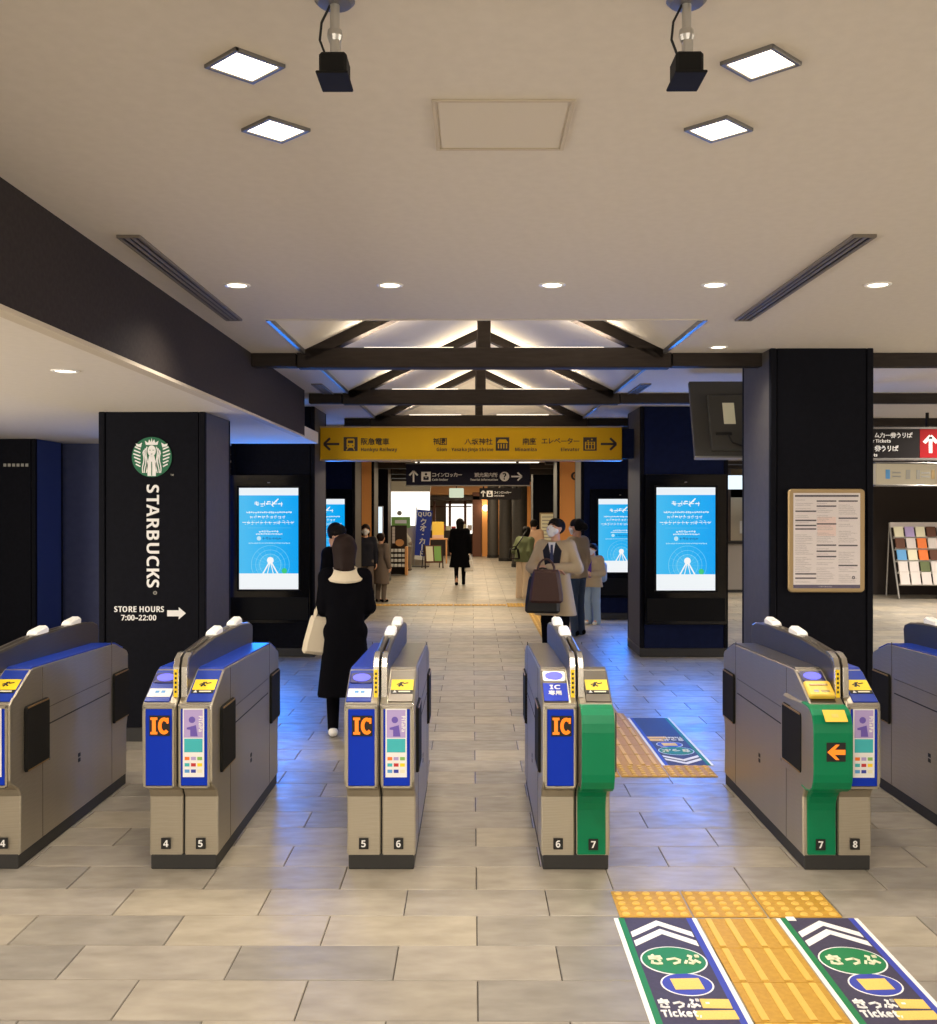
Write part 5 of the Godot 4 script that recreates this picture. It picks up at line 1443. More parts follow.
func make_columns() -> void:
	var pic := StandardMaterial3D.new()
	pic.resource_name = "screen_picture"
	pic.albedo_color = Color(0.02, 0.02, 0.02)
	pic.roughness = 0.2
	pic.emission_enabled = true
	pic.emission = Color.BLACK
	pic.emission_texture = screen_picture()
	pic.emission_operator = BaseMaterial3D.EMISSION_OP_ADD
	pic.emission_energy_multiplier = 1.0
	M.screen_picture = pic
	# coffee shop column on the left
	var d := 7.556
	var o := column(X(98, d), X(205, d), d, 0.79, SOFFIT, M.black_panel, M.grey_panel, "black panelled column with a round green emblem and vertical white lettering")
	var ox: float = o.position.x
	var fz := 0.79 * 0.5 - 0.0055
	var em := part(o, "emblem", extruded(ellipse(0.146, 0.146, 48), 0, 0.006, 0.001), M.emblem_green, Vector3(X(151.5, d) - ox, Y(457, d), fz))
	emblem(em)
	latin(em, "TM", 0.012, Vector3(0.135, -0.13, 0.003), M.grey_print)
	latin(o, "STARBUCKS", 0.090, Vector3(X(152, d) - ox, Y(536.5, d), fz), M.white_print, Vector3(0, 0, -PI * 0.5), HORIZONTAL_ALIGNMENT_CENTER, 1.10)
	var rg := part(o, "registered_mark", extruded(ellipse(0.014, 0.014, 18), 0, 0.003), M.grey_print, Vector3(X(154.5, d) - ox, Y(593, d), fz))
	latin(rg, "R", 0.016, Vector3(0, 0, 0.003), M.black_print, Vector3.ZERO, HORIZONTAL_ALIGNMENT_CENTER)
	latin(o, "STORE HOURS", 0.042, Vector3(X(138.5, d) - ox, Y(609.5, d), fz), M.white_print, Vector3.ZERO, HORIZONTAL_ALIGNMENT_CENTER, 0.94)
	latin(o, "7:00–22:00", 0.040, Vector3(X(138, d) - ox, Y(618, d), fz), M.white_print, Vector3.ZERO, HORIZONTAL_ALIGNMENT_CENTER, 0.94)
	part(o, "arrow", extruded(pts([-0.068, -0.022, 0.016, -0.022, 0.016, -0.044, 0.068, 0.0, 0.016, 0.044, 0.016, 0.022, -0.068, 0.022]), 0, 0.003), M.white_print, Vector3(X(176, d) - ox, Y(613.5, d), fz))
	# notice column on the right
	o = column(X(770, d), X(873, d), d, 0.79, CEIL, M.black_panel, M.grey_panel, "black panelled column carrying a framed notice beside the ticket gates")
	var n := thing("notice_frame", "brass-framed notice sheet hanging on the black column", "notice", Vector3(X(825, d), Y(592, d), -d + 0.012))
	var nw := X(862.5, d) - X(786.5, d)
	var nh := Y(489, d) - Y(592, d)
	part(n, "frame", extruded(round_rect(nw, nh, 0.03), -0.012, 0.016, 0.006), M.brass, Vector3(0, nh * 0.5, 0))
	var sheet := QuadMesh.new()
	sheet.size = Vector2(nw - 0.07, nh - 0.06)
	var pm := mat("notice_print", Color.WHITE, 0.6)
	pm.albedo_texture = notice_picture()
	part(n, "sheet", sheet, pm, Vector3(0, nh * 0.5, 0.0175))
	var gm := mat("clear_cover", Color(1, 1, 1, 0.05), 0.05)
	gm.transparency = BaseMaterial3D.TRANSPARENCY_ALPHA
	var cover := QuadMesh.new()
	cover.size = Vector2(nw - 0.06, nh - 0.05)
	part(n, "clear_cover", cover, gm, Vector3(0, nh * 0.5, 0.021))
	# display columns
	var d1 := 11.87
	column(X(231, d1), X(314.5, d1), d1, 0.95, CEIL, M.black_panel, M.grey_panel, "dark column carrying the display behind the black coffee shop column")
	column(X(640, d1), X(728, d1), d1, 0.95, CEIL, M.navy_lit_tint, M.grey_panel, "column painted blue-lit carrying the display beside the black notice column")
	screen(X(240, d1), X(299, d1), Y(589, d1), Y(488, d1), d1, SCREEN, "lit blue portrait display with a ferris wheel on the dark left column", pic)
	screen(X(655.5, d1), X(714, d1), Y(590, d1), Y(487.5, d1), d1, SCREEN, "lit blue portrait display with a ferris wheel on the right column painted blue-lit", pic)
	var d2 := 15.86
	column(X(355, d2) - 1.25, X(355, d2), d2, 0.95, 2.62, M.navy_lit_tint, M.grey_panel, "column painted blue-lit with a display further down the corridor, left side")
	column(X(581, d2), X(581, d2) + 1.25, d2, 0.95, 2.62, M.navy_lit_tint, M.grey_panel, "column painted blue-lit with a display behind the child, right side of the corridor")
	screen(X(345, d2) - 0.66, X(345, d2), Y(572, d2), Y(499, d2), d2, SCREEN * 0.8, "lit blue display above the person in black with bowed head", pic)
	screen(X(598, d2), X(598, d2) + 0.66, Y(572, d2), Y(499, d2), d2, SCREEN * 0.8, "lit blue display behind the child", pic)
	# posts with orange posters
	var d3 := 19.2
	for e in [[X(374, d3) - 1.2, X(374, d3), "left"], [X(557, d3), X(557, d3) + 1.2, "right"]]:
		var q := column(e[0], e[1], d3, 0.9, 2.62, M.orange_wall, M.grey_panel, "column faced with an orange panel on the %s" % ("coin locker side past the white-masked woman" if e[2] == "left" else "side behind the man with folded arms"))
		if e[2] == "right":
			var disc := part(q, "number_disc", extruded(ellipse(0.075, 0.075, 24), 0, 0.004), M.sign_brown, Vector3(X(575, d3) - q.position.x, Y(476, d3), 0.4445))
			latin(disc, "6", 0.085, Vector3(0, 0, 0.003), M.orange_wall, Vector3.ZERO, HORIZONTAL_ALIGNMENT_CENTER)
			part(q, "sign_strip", box_mesh(Vector3(0.10, 0.14, 0.004), 0.0), M.sign_brown, Vector3(X(580, d3) - q.position.x, Y(488, d3), 0.446))
	var d4 := 23.6
	o = column(X(388, d4) - 1.2, X(388, d4), d4, 0.9, 2.62, M.black_panel, M.grey_panel, "black column beside the shop front racks far left")
	var lb := thing("light_box", "narrow white light box on the column before the shop", "light box", Vector3(X(379, 22.8), 0.0, -22.8))
	part(lb, "display_face", box_mesh(Vector3(0.14, 0.68, 0.03), 0.002), M.lightbox_glow, Vector3(0, Y(538, 22.8) + 0.34, 0))
	part(lb, "case", box_mesh(Vector3(0.18, 0.72, 0.06), 0.004), M.aluminium, Vector3(0, Y(538, 22.8) + 0.34, -0.03))
	part(lb, "stand", box_mesh(Vector3(0.05, 1.1, 0.05), 0.002), M.aluminium, Vector3(0, 0.55, -0.06))
	part(lb, "stand_foot", box_mesh(Vector3(0.2, 0.02, 0.25), 0.004), M.aluminium, Vector3(0, 0.01, -0.05))
	d4 = 25.8
	o = column(X(533, d4), X(533, d4) + 1.3, d4, 0.9, 2.62, M.black_panel, M.grey_panel, "black column with a framed chart beside the round pillars")
	var ch := thing("wall_chart", "cream framed chart on the black column past the man", "chart", Vector3(X(548, d4), Y(545, d4), -d4 + 0.012))
	part(ch, "frame", box_mesh(Vector3(0.42, 0.80, 0.03), 0.004), M.brass, Vector3(0, 0.40, 0))
	part(ch, "sheet", box_mesh(Vector3(0.36, 0.74, 0.004), 0.0), M.cream_print, Vector3(0, 0.40, 0.016))
	for k in 8: part(ch, "print_line", box_mesh(Vector3(0.30, 0.02, 0.002), 0.0), M.grey_print, Vector3(0, 0.10 + k * 0.085, 0.019))
	# round pillars
	for p in [[493.0, 35.6, 0.19, "farthest"], [505.5, 33.4, 0.21, "middle"], [519.5, 30.0, 0.22, "nearest"]]:
		var q := thing("round_pillar", "round dark grey pillar of the row under the small coin locker sign, %s from the chart" % ("first" if p[3] == "nearest" else "second" if p[3] == "middle" else "third"), "pillar", Vector3(X(p[0], p[1]), 0, -p[1]), 0.0, "round dark pillars")
		part(q, "shaft", lathe(pts([p[2], 0.1, p[2], 2.62]), 28), M.grey_panel)
		part(q, "base_ring", lathe(pts([0.0, 0.1, p[2] + 0.015, 0.1, p[2] + 0.015, 0.0]), 28), M.skirting)
	# dark shop pylon at the far left with a line of lettering, its side painted as lit blue
	var d5 := 10.5
	o = column(-6.4, X(35, d5), d5, 0.7, SOFFIT, M.black_panel, M.pylon_lit_tint, "black panel pylon with a small line of white lettering beside the wall painted blue-lit")
	for k in 6: part(o, "lettering", box_mesh(Vector3(0.028, 0.03, 0.003), 0.0), M.grey_print, Vector3(X(4 + k * 4.4, d5) - o.position.x, Y(465, d5), 0.345))

# the round emblem: a crowned figure with long wavy hair between two scaly tails, in simple pale shapes
func emblem(em: Node3D) -> void:
	var z := 0.0062
	part(em, "crown", extruded(pts([-0.042, 0.088, -0.05, 0.118, -0.026, 0.104, -0.018, 0.128, -0.006, 0.108, 0.0, 0.138, 0.006, 0.108, 0.018, 0.128, 0.026, 0.104, 0.05, 0.118, 0.042, 0.088]), 0, 0.002), M.white_print, Vector3(0, 0, z))
	part(em, "face", extruded(ellipse(0.03, 0.04, 24), 0, 0.002), M.white_print, Vector3(0, 0.045, z))
	part(em, "torso", extruded(pts([-0.018, 0.01, 0.018, 0.01, 0.034, -0.06, 0.03, -0.138, -0.03, -0.138, -0.034, -0.06]), 0, 0.002), M.white_print, Vector3(0, 0, z))
	for s in [-1.0, 1.0]:
		for k in 3:
			var st := begin()
			var prev := Vector2(s * (0.034 + k * 0.011), 0.075 - k * 0.012)
			for i in range(1, 9):
				var t := i / 8.0
				var p := Vector2(s * (0.036 + k * 0.013 + sin(t * 7.0 + k) * 0.006), 0.075 - k * 0.012 - t * (0.19 - k * 0.012))
				bar(st, prev, p, 0.0075, 0, 0.002)
				prev = p
			part(em, "hair_wave", st.commit(), M.white_print, Vector3(0, 0, z))
		for k in 6:
			var st := begin()
			var y := 0.062 - k * 0.025
			bar(st, Vector2(s * 0.082, y - 0.006), Vector2(s * (0.134 - absf(k - 2.0) * 0.006), y + 0.012), 0.010, 0, 0.002)
			part(em, "tail_scale", st.commit(), M.white_print, Vector3(0, 0, z))
		part(em, "tail_fin", extruded(pts([s * 0.078, 0.07, s * 0.11, 0.078, s * 0.116, 0.098, s * 0.092, 0.092, s * 0.07, 0.105]), 0, 0.002), M.white_print, Vector3(0, 0, z))
	for e in [-1, 1]: part(em, "eye_mark", box_mesh(Vector3(0.012, 0.004, 0.001), 0.0), M.emblem_green, Vector3(e * 0.012, 0.05, z + 0.0024))
	part(em, "mouth_mark", box_mesh(Vector3(0.012, 0.004, 0.001), 0.0), M.emblem_green, Vector3(0, 0.022, z + 0.0024))
	part(em, "torso_line", box_mesh(Vector3(0.006, 0.10, 0.001), 0.0), M.emblem_green, Vector3(0, -0.085, z + 0.0024))

# ---------------------------------------------------------------- ceiling fittings, right hall and shop
func make_fittings() -> void:
	slot_diffuser(-1.46, 4.42, 6.38, CEIL, "linear slot diffuser in the ceiling along the dark fascia")
	slot_diffuser(1.665, 4.42, 6.40, CEIL, "linear slot diffuser in the ceiling above the gate with the arrow")
	slot_diffuser(-1.45, 9.7, 11.2, CEIL, "linear slot diffuser beyond the first truss on the fascia side")
	slot_diffuser(1.62, 9.7, 11.2, CEIL, "linear slot diffuser beyond the first truss on the television side")
	# access hatch
	var h := thing("access_hatch", "square access hatch with a thin frame in the beige ceiling", "hatch", Vector3(0.09, CEIL, -3.16))
	for k in 4:
		part(h, "frame_edge", box_mesh(Vector3(0.41, 0.006, 0.012), 0.001), M.wall_pale, Vector3(0, -0.003, 0.199).rotated(Vector3.UP, k * PI * 0.5), Vector3(0, k * PI * 0.5, 0))
	part(h, "lid", box_mesh(Vector3(0.376, 0.004, 0.376), 0.001), M.ceiling, Vector3(0, -0.001, 0))
	# two small cameras on ceiling stems
	for c in [[335.0, "nearer the fascia"], [686.0, "on the television side"]]:
		var dd := 2.36
		var o := thing("ceiling_camera", "small black box camera on a short jointed ceiling stem, %s" % c[1], "camera", Vector3(X(c[0], dd), CEIL, -dd), 0.0, "ceiling cameras")
		part(o, "ceiling_plate", lathe(pts([0.0, 0.0, 0.042, 0.0, 0.046, -0.012, 0.038, -0.02, 0.0, -0.022]), 24), M.metal_grey)
		part(o, "stem", lathe(pts([0.011, -0.02, 0.011, -0.08]), 12), M.aluminium)
		part(o, "joint", lathe(pts([0.0, -0.07, 0.016, -0.078, 0.018, -0.092, 0.014, -0.104, 0.0, -0.11]), 14), M.aluminium)
		part(o, "knuckle", box_mesh(Vector3(0.022, 0.04, 0.03), 0.004), M.aluminium, Vector3(0.002, -0.122, 0))
		part(o, "cable", tubed([Vector3(-0.01, -0.02, 0.0), Vector3(-0.03, -0.06, 0.0), Vector3(-0.034, -0.10, 0.0), Vector3(-0.018, -0.142, 0.0)], 0.003, 6), M.black_print)
		part(o, "housing", box_mesh(Vector3(0.062, 0.05, 0.08), 0.006), M.rubber, Vector3(0, -0.166, 0))
		part(o, "lens_hood", box_mesh(Vector3(0.072, 0.006, 0.11), 0.002), M.rubber, Vector3(0, -0.193, 0))
	# television seen from behind, hanging from the ceiling
	var td := 8.95
	var tv := thing("television", "television hanging from the ceiling, its dark back towards the gates", "television", Vector3(X(690, td) + 0.62, Y(420, td), -td))
	var b := Node3D.new()
	b.name = "set"
	tv.add_child(b)
	b.rotation = Vector3(-0.36, 0, 0)
	for e in [["back_shell", Vector3(1.22, 0.72, 0.05), Vector3.ZERO, M.tv_back], ["back_cover", Vector3(0.98, 0.52, 0.05), Vector3(0.02, -0.05, 0.04), M.tv_back], ["rating_label", Vector3(0.10, 0.20, 0.004), Vector3(-0.30, 0.03, 0.067), M.cream_print], ["socket_panel", Vector3(0.14, 0.03, 0.01), Vector3(-0.36, -0.16, 0.066), M.black_print], ["bottom_rail", Vector3(1.22, 0.02, 0.055), Vector3(0, -0.355, 0.0), M.aluminium]]:
		var q := part(tv, e[0], box_mesh(e[1], 0.006), e[3], b.basis * (e[2] as Vector3), b.rotation)
	for k in 7: part(tv, "vent_slot", box_mesh(Vector3(0.30, 0.006, 0.004), 0.0), M.black_print, b.basis * Vector3(0.2, 0.16 - k * 0.018, 0.066), b.rotation)
	part(tv, "cable", tubed([b.basis * Vector3(-0.33, -0.17, 0.075), b.basis * Vector3(-0.30, -0.26, 0.10), b.basis * Vector3(-0.15, -0.31, 0.09), b.basis * Vector3(0.1, -0.28, 0.08)], 0.008, 6), M.black_print)
	part(tv, "hanger_pole", lathe(pts([0.03, 0.0, 0.03, CEIL - tv.position.y]), 14), M.metal_grey, Vector3(0.12, 0, -0.06))
	b.queue_free()
	tv.remove_child(b)
	# ticket counter seen between the two columns
	var cd := 21.2
	var ct := thing("ticket_counter", "grey ticket counter with a window seen past the display column painted blue-lit", "counter", Vector3(X(745, cd), 0, -cd))
	part(ct, "base", box_mesh(Vector3(1.9, 0.95, 0.5), 0.01), M.counter_grey, Vector3(0, 0.525, 0))
	part(ct, "kick_plate", box_mesh(Vector3(1.86, 0.08, 0.46), 0.004), M.skirting, Vector3(0, 0.04, 0))
	part(ct, "ledge", box_mesh(Vector3(2.0, 0.04, 0.6), 0.008), M.sign_black, Vector3(0, 1.0, 0.02))
	for e in [-0.95, -0.3, 0.35, 0.95]: part(ct, "post", box_mesh(Vector3(0.05, 1.55, 0.06), 0.004), M.wood_dark, Vector3(e, 1.79, -0.1))
	part(ct, "back_board", box_mesh(Vector3(1.9, 0.9, 0.03), 0.002), M.wall_pale, Vector3(0, 1.47, -0.5))
	for e in [[-0.62, 1.25, M.sky_print], [-0.55, 1.48, M.white_print], [0.1, 1.3, M.white_print]]: part(ct, "posted_sheet", box_mesh(Vector3(0.18, 0.26, 0.01), 0.0), e[2], Vector3(e[0], e[1], -0.47))
	part(ct, "sign_light", box_mesh(Vector3(1.8, 0.28, 0.10), 0.004), M.lightbox_glow, Vector3(0, 2.22, 0.1))
	area_lamp(ct, Vector3(0, 1.95, 0.2), Vector3(-0.9, PI, 0), Vector2(1.6, 0.2), 1.2, Color(1.0, 0.92, 0.8))
	# brochure rack
	var rd := 19.6
	var rk := thing("brochure_rack", "metal brochure rack filled with leaflets against the dark wall", "rack", Vector3(X(925, rd), 0, -rd))
	var rw := 1.25
	for s in [-1, 1]:
		part(rk, "side_rail", tubed([Vector3(s * rw * 0.5, 0.02, 0.32), Vector3(s * rw * 0.5, 1.42, -0.14)], 0.018, 6), M.aluminium)
		part(rk, "rear_leg", tubed([Vector3(s * rw * 0.5, 0.02, -0.28), Vector3(s * rw * 0.5, 1.42, -0.14)], 0.014, 6), M.aluminium)
	part(rk, "header", box_mesh(Vector3(rw, 0.10, 0.02), 0.003), M.paper, Vector3(0, 1.38, -0.11))
	var rng := RandomNumberGenerator.new()
	rng.seed = 5
	var inks := [M.paper, M.cloth_pink, M.sky_print, M.red_print, M.paper, M.cream_print, M.cloth_green, M.lilac_print, M.wood_brown, M.orange_print, M.paper]
	for r in 5:
		var y := 1.14 - r * 0.215
		var z := -0.04 + (1.14 - y) * 0.33
		part(rk, "shelf", box_mesh(Vector3(rw - 0.02, 0.02, 0.09), 0.002), M.aluminium, Vector3(0, y - 0.01, z + 0.02))
		part(rk, "shelf_lip", box_mesh(Vector3(rw - 0.02, 0.04, 0.006), 0.001), M.aluminium, Vector3(0, y + 0.015, z + 0.066))
		for k in 6:
			var lf := bounds(self, "leaflet", 0, 0.17, 0, 0.20 if r < 4 else 0.24, 0, 0.03, inks[rng.randi() % inks.size()] if r < 4 else M.paper, 0.002)
			lf.position = rk.position + Vector3(-rw * 0.5 + 0.12 + k * 0.203, y + 0.11, z + 0.03)
			lf.rotation.x = -0.30
			tag(lf, "stack of printed leaflets standing in the metal brochure rack", "leaflets", "leaflets in the brochure rack")

func make_shop() -> void:
	# end of the corridor: timber portal with lit shop behind, pale shop front on the left
	sbounds("wall_end_left", -8.0, X(391, 31.0), 0.0, 2.62, 30.9, 31.1, M.wall_pale)
	sbounds("wall_end_right", X(482, 36.5), 6.6, 0.0, 2.62, 36.5, 36.7, M.orange_wall)
	sbounds("wall_shop_back", -5.5, 1.5, 0.0, 2.62, 40.0, 40.2, M.wall_pale)
	var d := 36.5
	var p := thing("shop_portal", "dark brown timber portal of the lit shop at the corridor's end", "portal", Vector3(X(448, d), 0, -d))
	var w := X(481, d) - X(414, d)
	part(p, "jamb", box_mesh(Vector3(0.32, 2.25, 0.3), 0.01), M.wood_brown, Vector3(w * 0.5 - 0.16, 1.125, 0))
	part(p, "jamb", box_mesh(Vector3(0.14, 2.25, 0.3), 0.01), M.wood_brown, Vector3(-w * 0.5 + 0.07, 1.125, 0))
	part(p, "lintel", box_mesh(Vector3(w, 0.14, 0.3), 0.01), M.wood_dark, Vector3(0, 2.05, 0))
	part(p, "fascia_board", box_mesh(Vector3(w + 1.6, 0.36, 0.2), 0.01), M.wood_light, Vector3(0.3, 2.34, -0.02))
	part(p, "counter", box_mesh(Vector3(w - 0.6, 0.9, 0.3), 0.01), M.wood_dark, Vector3(-0.1, 0.45, -0.6))
	part(p, "shelf", box_mesh(Vector3(w - 0.5, 0.04, 0.3), 0.004), M.wood_brown, Vector3(-0.1, 1.75, -1.6))
	for k in 3: part(p, "divider", box_mesh(Vector3(0.09, 1.5, 0.1), 0.004), M.wood_brown, Vector3(-0.5 + k * 0.55, 1.2, -0.7))
	var rng := RandomNumberGenerator.new()
	rng.seed = 9
	var goods := [M.cloth_pink, M.orange_print, M.paper, M.red_print, M.cream_print]
	for k in 10:
		var gh := 0.14 + rng.randf() * 0.1
		var g := bounds(self, "gift_box", 0, 0.16, 0, gh, 0, 0.14, goods[rng.randi() % 5], 0.006)
		g.position = p.position + Vector3(-0.95 + k * 0.19, 0.902 + gh * 0.5, -0.53)
		tag(g, "small wrapped gift box on the counter inside the timber portal", "box", "gift boxes on the shop counter")
	var win := thing("shop_light_panel", "bright backlit panel inside the timber portal", "light panel", Vector3(X(461, 38.5), 0.0, -38.5))
	part(win, "lit_sign_panel", box_mesh(Vector3(1.1, 1.1, 0.04), 0.004), M.shop_glow, Vector3(0, 1.30, 0))
	part(win, "case", box_mesh(Vector3(1.16, 1.16, 0.06), 0.004), M.wood_dark, Vector3(0, 1.30, -0.04))
	part(win, "cabinet", box_mesh(Vector3(1.2, 0.72, 0.3), 0.006), M.wood_dark, Vector3(0, 0.36, -0.05))
	area_lamp(win, Vector3(0, 1.30, 0.05), FACE_CAMERA, Vector2(1.1, 1.1), 1.2, Color(1.0, 0.93, 0.85))
	# pale shop front with a lit sign wall
	var sd := 30.4
	var sh := thing("shop_facade", "pale lit shop front with a green band, behind the black gift rack", "shop front", Vector3(X(405, sd), 0, -sd))
	part(sh, "lit_sign_wall", box_mesh(Vector3(1.35, 1.0, 0.06), 0.004), M.shop_glow, Vector3(0.05, 1.68, 0))
	part(sh, "green_band", box_mesh(Vector3(0.55, 0.32, 0.03), 0.002), M.leaf_print, Vector3(-0.12, 1.28, 0.05))
	part(sh, "lower_wall", box_mesh(Vector3(1.35, 1.15, 0.06), 0.004), M.wall_pale, Vector3(0.05, 0.575, -0.01))
	part(sh, "header", box_mesh(Vector3(1.5, 0.30, 0.12), 0.004), M.wall_pale, Vector3(0, 2.33, 0))
	part(sh, "emblem", extruded(ellipse(0.07, 0.07, 20), 0, 0.01), M.grey_print, Vector3(-0.16, 1.55, 0.04))
	part(sh, "band_lettering", box_mesh(Vector3(0.34, 0.10, 0.01), 0.0), M.white_print, Vector3(-0.12, 1.30, 0.068))
	area_lamp(sh, Vector3(0.05, 1.68, 0.06), FACE_CAMERA, Vector2(1.3, 1.0), 2.0, Color(0.97, 1.0, 0.94))
	# gift rack before it
	var gd := 26.4
	var gr := thing("gift_rack", "black rack of small white boxes with a red side beside the column", "rack", Vector3(X(399, gd), 0, -gd))
	part(gr, "side_panel", box_mesh(Vector3(0.06, 0.72, 0.4), 0.004), M.red_print, Vector3(-0.25, 0.36, 0))
	part(gr, "side_panel", box_mesh(Vector3(0.06, 0.72, 0.4), 0.004), M.wood_light, Vector3(0.19, 0.36, 0))
	part(gr, "back_panel", box_mesh(Vector3(0.42, 1.25, 0.04), 0.004), M.wood_dark, Vector3(-0.02, 0.63, -0.18))
	for k in 4: part(gr, "shelf", box_mesh(Vector3(0.40, 0.02, 0.36), 0.002), M.wood_dark, Vector3(-0.03, 0.20 + k * 0.125, 0))
	for r in 4:
		for k in 4:
			var g := bounds(self, "white_box", 0, 0.075, 0, 0.075, 0, 0.1, M.white_print, 0.004)
			g.position = gr.position + Vector3(-0.17 + k * 0.098, 0.252 + r * 0.125, 0.11)
			tag(g, "small white box on the shelves of the black gift rack", "box", "white boxes in the gift rack")
	var fan := part(gr, "round_sign", extruded(ellipse(0.11, 0.09, 20), 0, 0.02), M.wood_light, Vector3(0.02, 0.82, 0.05))
	for k in 5: part(gr, "hanging_card", box_mesh(Vector3(0.07, 0.08, 0.01), 0.0), M.paper, Vector3(-0.15, 0.84 + k * 0.085, -0.15))
	# lamps near the portal
	var gl := thing("globe_lamp", "round white globe lamp on the orange wall beside the timber portal", "lamp", Vector3(X(485.5, 36.2), Y(508, 36.2), -36.35))
	part(gl, "bracket", box_mesh(Vector3(0.06, 0.06, 0.2), 0.004), M.brass, Vector3(0, 0, -0.08))
	part(gl, "lamp_globe", lathe(pts([0.0, -0.12, 0.07, -0.1, 0.11, -0.05, 0.12, 0.0, 0.11, 0.05, 0.07, 0.1, 0.0, 0.12]), 20), M.shop_glow, Vector3(0, 0, 0.08))
	var om := OmniLight3D.new()
	om.name = "globe_light"
	gl.add_child(om)
	om.position = Vector3(0, 0, 0.08)
	om.light_energy = 0.4
	om.light_color = Color(1.0, 0.9, 0.75)
	om.light_size = 0.1
	om.omni_range = 40.0
	om.omni_attenuation = 2.0
	om.shadow_enabled = true
	var lt := thing("lantern", "pale square lantern hanging from the ceiling before the timber portal", "lantern", Vector3(X(456.5, 33.0), Y(498, 33.0), -33.0))
	part(lt, "lantern_light", box_mesh(Vector3(0.46, 0.30, 0.30), 0.02), M.lantern_glow, Vector3(0, 0.16, 0))
	part(lt, "stem", box_mesh(Vector3(0.03, 0.30, 0.03), 0.002), M.sign_black, Vector3(0, 0.46, 0))
	# tall banner
	var bd := 30.0
	var bn := thing("banner", "tall blue upright banner with white lettering beside the shop", "banner", Vector3(X(424, bd), 0, -bd))
	part(bn, "foot", box_mesh(Vector3(0.5, 0.04, 0.3), 0.004), M.metal_grey, Vector3(-0.1, 0.02, 0))
	part(bn, "pole", tubed([Vector3(-0.28, 0.02, -0.02), Vector3(-0.22, 1.72, -0.02)], 0.014, 6), M.aluminium)
	part(bn, "cloth", extruded(pts([-0.27, 0.34, 0.12, 0.30, 0.25, 1.62, -0.20, 1.66]), -0.004, 0.004), M.banner_blue)
	part(bn, "cloth_foot", extruded(pts([-0.28, 0.22, 0.11, 0.18, 0.12, 0.30, -0.27, 0.34]), -0.004, 0.004), M.white_print)
	latin(bn, "QUO", 0.12, Vector3(0.02, 1.52, 0.006), M.white_print, Vector3.ZERO, HORIZONTAL_ALIGNMENT_CENTER, 1.1)
	japanese(bn, "クオ・カード", 0.185, Vector3(-0.10, 1.40, 0.006), M.white_print, Vector3(0, 0, -0.06), 0.16, 1.0, true)
	# folding board
	var ed := 29.4
	var ea := thing("folding_board", "wooden folding notice board standing before the blue banner", "board", Vector3(X(433, ed), 0, -ed), 0.35)
	for s in [-1, 1]:
		part(ea, "leg", tubed([Vector3(s * 0.26, 0, 0.12), Vector3(s * 0.26, 0.66, 0.0)], 0.018, 6), M.wood_dark)
		part(ea, "rear_leg", tubed([Vector3(s * 0.26, 0, -0.22), Vector3(s * 0.26, 0.66, 0.0)], 0.016, 6), M.wood_dark)
	part(ea, "panel", box_mesh(Vector3(0.54, 0.50, 0.02), 0.004), M.wood_brown, Vector3(0, 0.40, 0.045), Vector3(-0.18, 0, 0))
	for s in [-1, 1]: part(ea, "poster", box_mesh(Vector3(0.20, 0.42, 0.006), 0.0), M.cream_print if s < 0 else M.leaf_print, Vector3(s * 0.12, 0.41, 0.058), Vector3(-0.18, 0, 0))
	# table with yellow cards behind the banner
	var tb := thing("display_table", "small display table with a yellow card behind the folding board", "table", Vector3(X(438, 32.0), 0, -32.0))
	part(tb, "table_top", box_mesh(Vector3(0.6, 0.04, 0.4), 0.004), M.wood_light, Vector3(0, 0.75, 0))
	for s in [[-1, -1], [1, -1], [-1, 1], [1, 1]]: part(tb, "leg", box_mesh(Vector3(0.04, 0.73, 0.04), 0.003), M.wood_light, Vector3(s[0] * 0.26, 0.365, s[1] * 0.16))
	var yc := thing("yellow_card", "yellow poster card standing on the small display table", "card", Vector3(X(438, 32.0), 0.77, -32.0))
	part(yc, "sheet", box_mesh(Vector3(0.36, 0.42, 0.02), 0.003), M.yellow_slot, Vector3(0, 0.30, 0))
	part(yc, "sheet_foot", box_mesh(Vector3(0.36, 0.10, 0.05), 0.003), M.cloth_pink, Vector3(0, 0.05, 0))

func corridor_light(x: float, d: float, w: float, energy: float, label: String) -> void:
	var o := thing("ceiling_light", label, "ceiling light", Vector3(x, 2.62, -d), 0.0, "linear corridor ceiling lights")
	part(o, "case", box_mesh(Vector3(w + 0.06, 0.03, 0.22), 0.004), M.white_plastic, Vector3(0, -0.015, 0))
	part(o, "lamp_diffuser", box_mesh(Vector3(w, 0.012, 0.16), 0.002), M.strip_glow, Vector3(0, -0.034, 0))
	area_lamp(o, Vector3(0, -0.05, 0), FACE_DOWN, Vector2(w, 0.16), energy, Color(1.0, 0.90, 0.75))

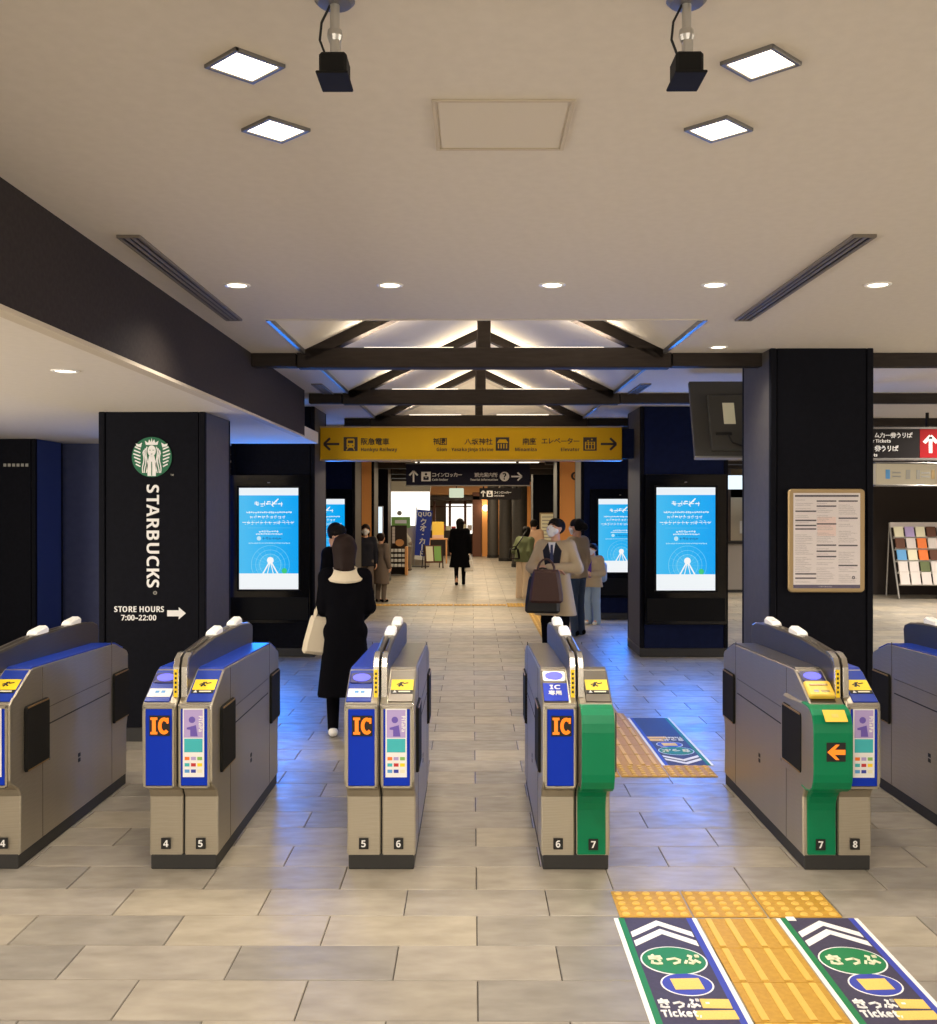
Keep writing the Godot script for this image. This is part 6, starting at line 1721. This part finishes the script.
func make_lights() -> void:
	for p in [[245.0, 65.0], [276.0, 129.0], [760.0, 63.0], [718.0, 129.0]]:
		var d: float = (CEIL - EYE) * F / (508.0 - p[1])
		square_downlight(Vector3(X(p[0], d), CEIL, -d), DOWN)
	for p in [237.0, 390.0, 552.0, 714.0, 877.0]:
		round_downlight(Vector3(X(p, 5.41), CEIL, -5.41), DOWN, "small round recessed downlight in the row across the beige ceiling", "round downlights across the ceiling")
	round_downlight(Vector3(X(65, 5.3), SOFFIT, -5.3), DOWN * 0.6, "small round downlight in the lower ceiling left of the fascia", "")
	round_downlight(Vector3(X(718, 7.5), CEIL, -7.5), DOWN, "round downlight in the ceiling beside the notice column", "")
	# hall on the right and rows behind the camera
	for p in [[4.6, 5.4, 2.5], [6.4, 5.4, 2.5], [4.6, 9.2, 4.0], [6.6, 9.2, 5.0], [6.0, 12.6, 4.0], [8.5, 12.6, 3.0], [6.2, 16.0, 3.5], [7.6, 16.6, 3.6], [9.2, 16.6, 3.6], [7.8, 17.8, 2.6], [9.2, 17.6, 2.6], [5.6, 18.6, 3.5]]:
		round_downlight(Vector3(p[0], CEIL if p[1] < 14.6 else 2.62, -p[1]), DOWN * p[2], "round downlight in the ceiling of the right-hand hall", "hall downlights")
	for p in [[-0.63, -0.6], [0.85, -0.6], [2.4, 0.8], [-1.2, 1.6]]:
		round_downlight(Vector3(p[0], CEIL, -p[1]), DOWN, "round downlight in the ceiling over the platform side of the gates", "rear downlights")
	# unseen light boxes added behind the camera to light gate fronts and ceiling
	for k in 3:
		var o := thing("added_light_box", "large unseen light box added on the wall facing the gates", "light box", Vector3(-2.6 + k * 2.9, 0.6, 4.15), 0.0, "added light boxes facing the gates")
		part(o, "case", box_mesh(Vector3(2.6, 1.9, 0.08), 0.01), M.aluminium, Vector3(0, 0.95, 0))
		part(o, "added_light_face", box_mesh(Vector3(2.5, 1.8, 0.02), 0.002), M.warm_panel_glow, Vector3(0, 0.95, -0.05))
		area_lamp(o, Vector3(0, 0.95, -0.08), Vector3.ZERO, Vector2(2.5, 1.8), REAR_FILL, Color(1.0, 0.955, 0.89))
	# window-shaped lights added out of frame, left and right, to brighten ceiling and soffit
	for p in [[-6.4, 2.4, 1], [-6.4, 5.6, 1], [9.6, 2.2, -1], [9.6, 5.6, -1]]:
		var o := thing("added_side_light", "large unseen light panel added at the side of the concourse", "added light", Vector3(p[0], 0.0, -p[1]), 0.0, "added light panels beside the gates")
		part(o, "added_light_base", box_mesh(Vector3(0.16, 0.4, 2.8), 0.01), M.wood_dark, Vector3(0, 0.2, 0))
		part(o, "added_light_frame", box_mesh(Vector3(0.12, 1.9, 2.8), 0.01), M.wood_dark, Vector3(-0.03 * p[2], 1.3, 0))
		part(o, "added_light_pane", box_mesh(Vector3(0.02, 1.7, 2.6), 0.002), M.warm_panel_glow, Vector3(0.045 * p[2], 1.3, 0))
		area_lamp(o, Vector3(0.08 * p[2], 1.3, 0), Vector3(0, -PI * 0.5 * p[2], 0), Vector2(2.6, 1.7), SIDE, Color(1.0, 0.955, 0.89))
	# corridor
	for p in [[0.1, 16.4], [0.1, 20.2], [0.1, 23.6], [0.1, 27.2], [0.1, 30.6], [0.1, 34.0]]:
		corridor_light(p[0], p[1], 2.4, CORR, "long linear light across the corridor ceiling between dark beams")

# ---------------------------------------------------------------- scene
const DOWN := 1.8
const REAR_FILL := 7.0
const SIDE := 18.0
const CORR := 8.0
const UPLIGHT := 2.0
const SCREEN := 5.0

func _ready() -> void:
	# camera
	var cam := Camera3D.new()
	cam.name = "camera"
	cam.fov = rad_to_deg(2.0 * atan(512.0 / F))
	cam.position = Vector3(0, EYE, 0)
	cam.rotation = Vector3(-4.0 / F, 3.5 / F, 0)
	cam.near = 0.05
	cam.far = 100.0
	add_child(cam)
	cam.current = true
	# surroundings: a closed building, so no sky
	var env := Environment.new()
	env.background_mode = Environment.BG_COLOR
	env.background_color = Color.BLACK
	env.tonemap_mode = Environment.TONE_MAPPER_LINEAR
	env.tonemap_exposure = 0.93
	env.sdfgi_enabled = true
	env.ssao_enabled = true
	env.ssil_enabled = true
	var we := WorldEnvironment.new()
	we.name = "surroundings"
	we.environment = env
	add_child(we)
	make_materials()
	make_lights()
	make_shell()
	make_truss(7.845, UPLIGHT, "dark timber roof truss nearest the ticket gates")
	make_truss(10.58, UPLIGHT, "dark timber roof truss, the second from the ticket gates")
	make_truss(13.5, UPLIGHT, "dark timber roof truss right above the yellow sign")
	make_columns()
	make_signs()
	make_gates()
	make_markings()
	make_fittings()
	make_shop()
	make_people()
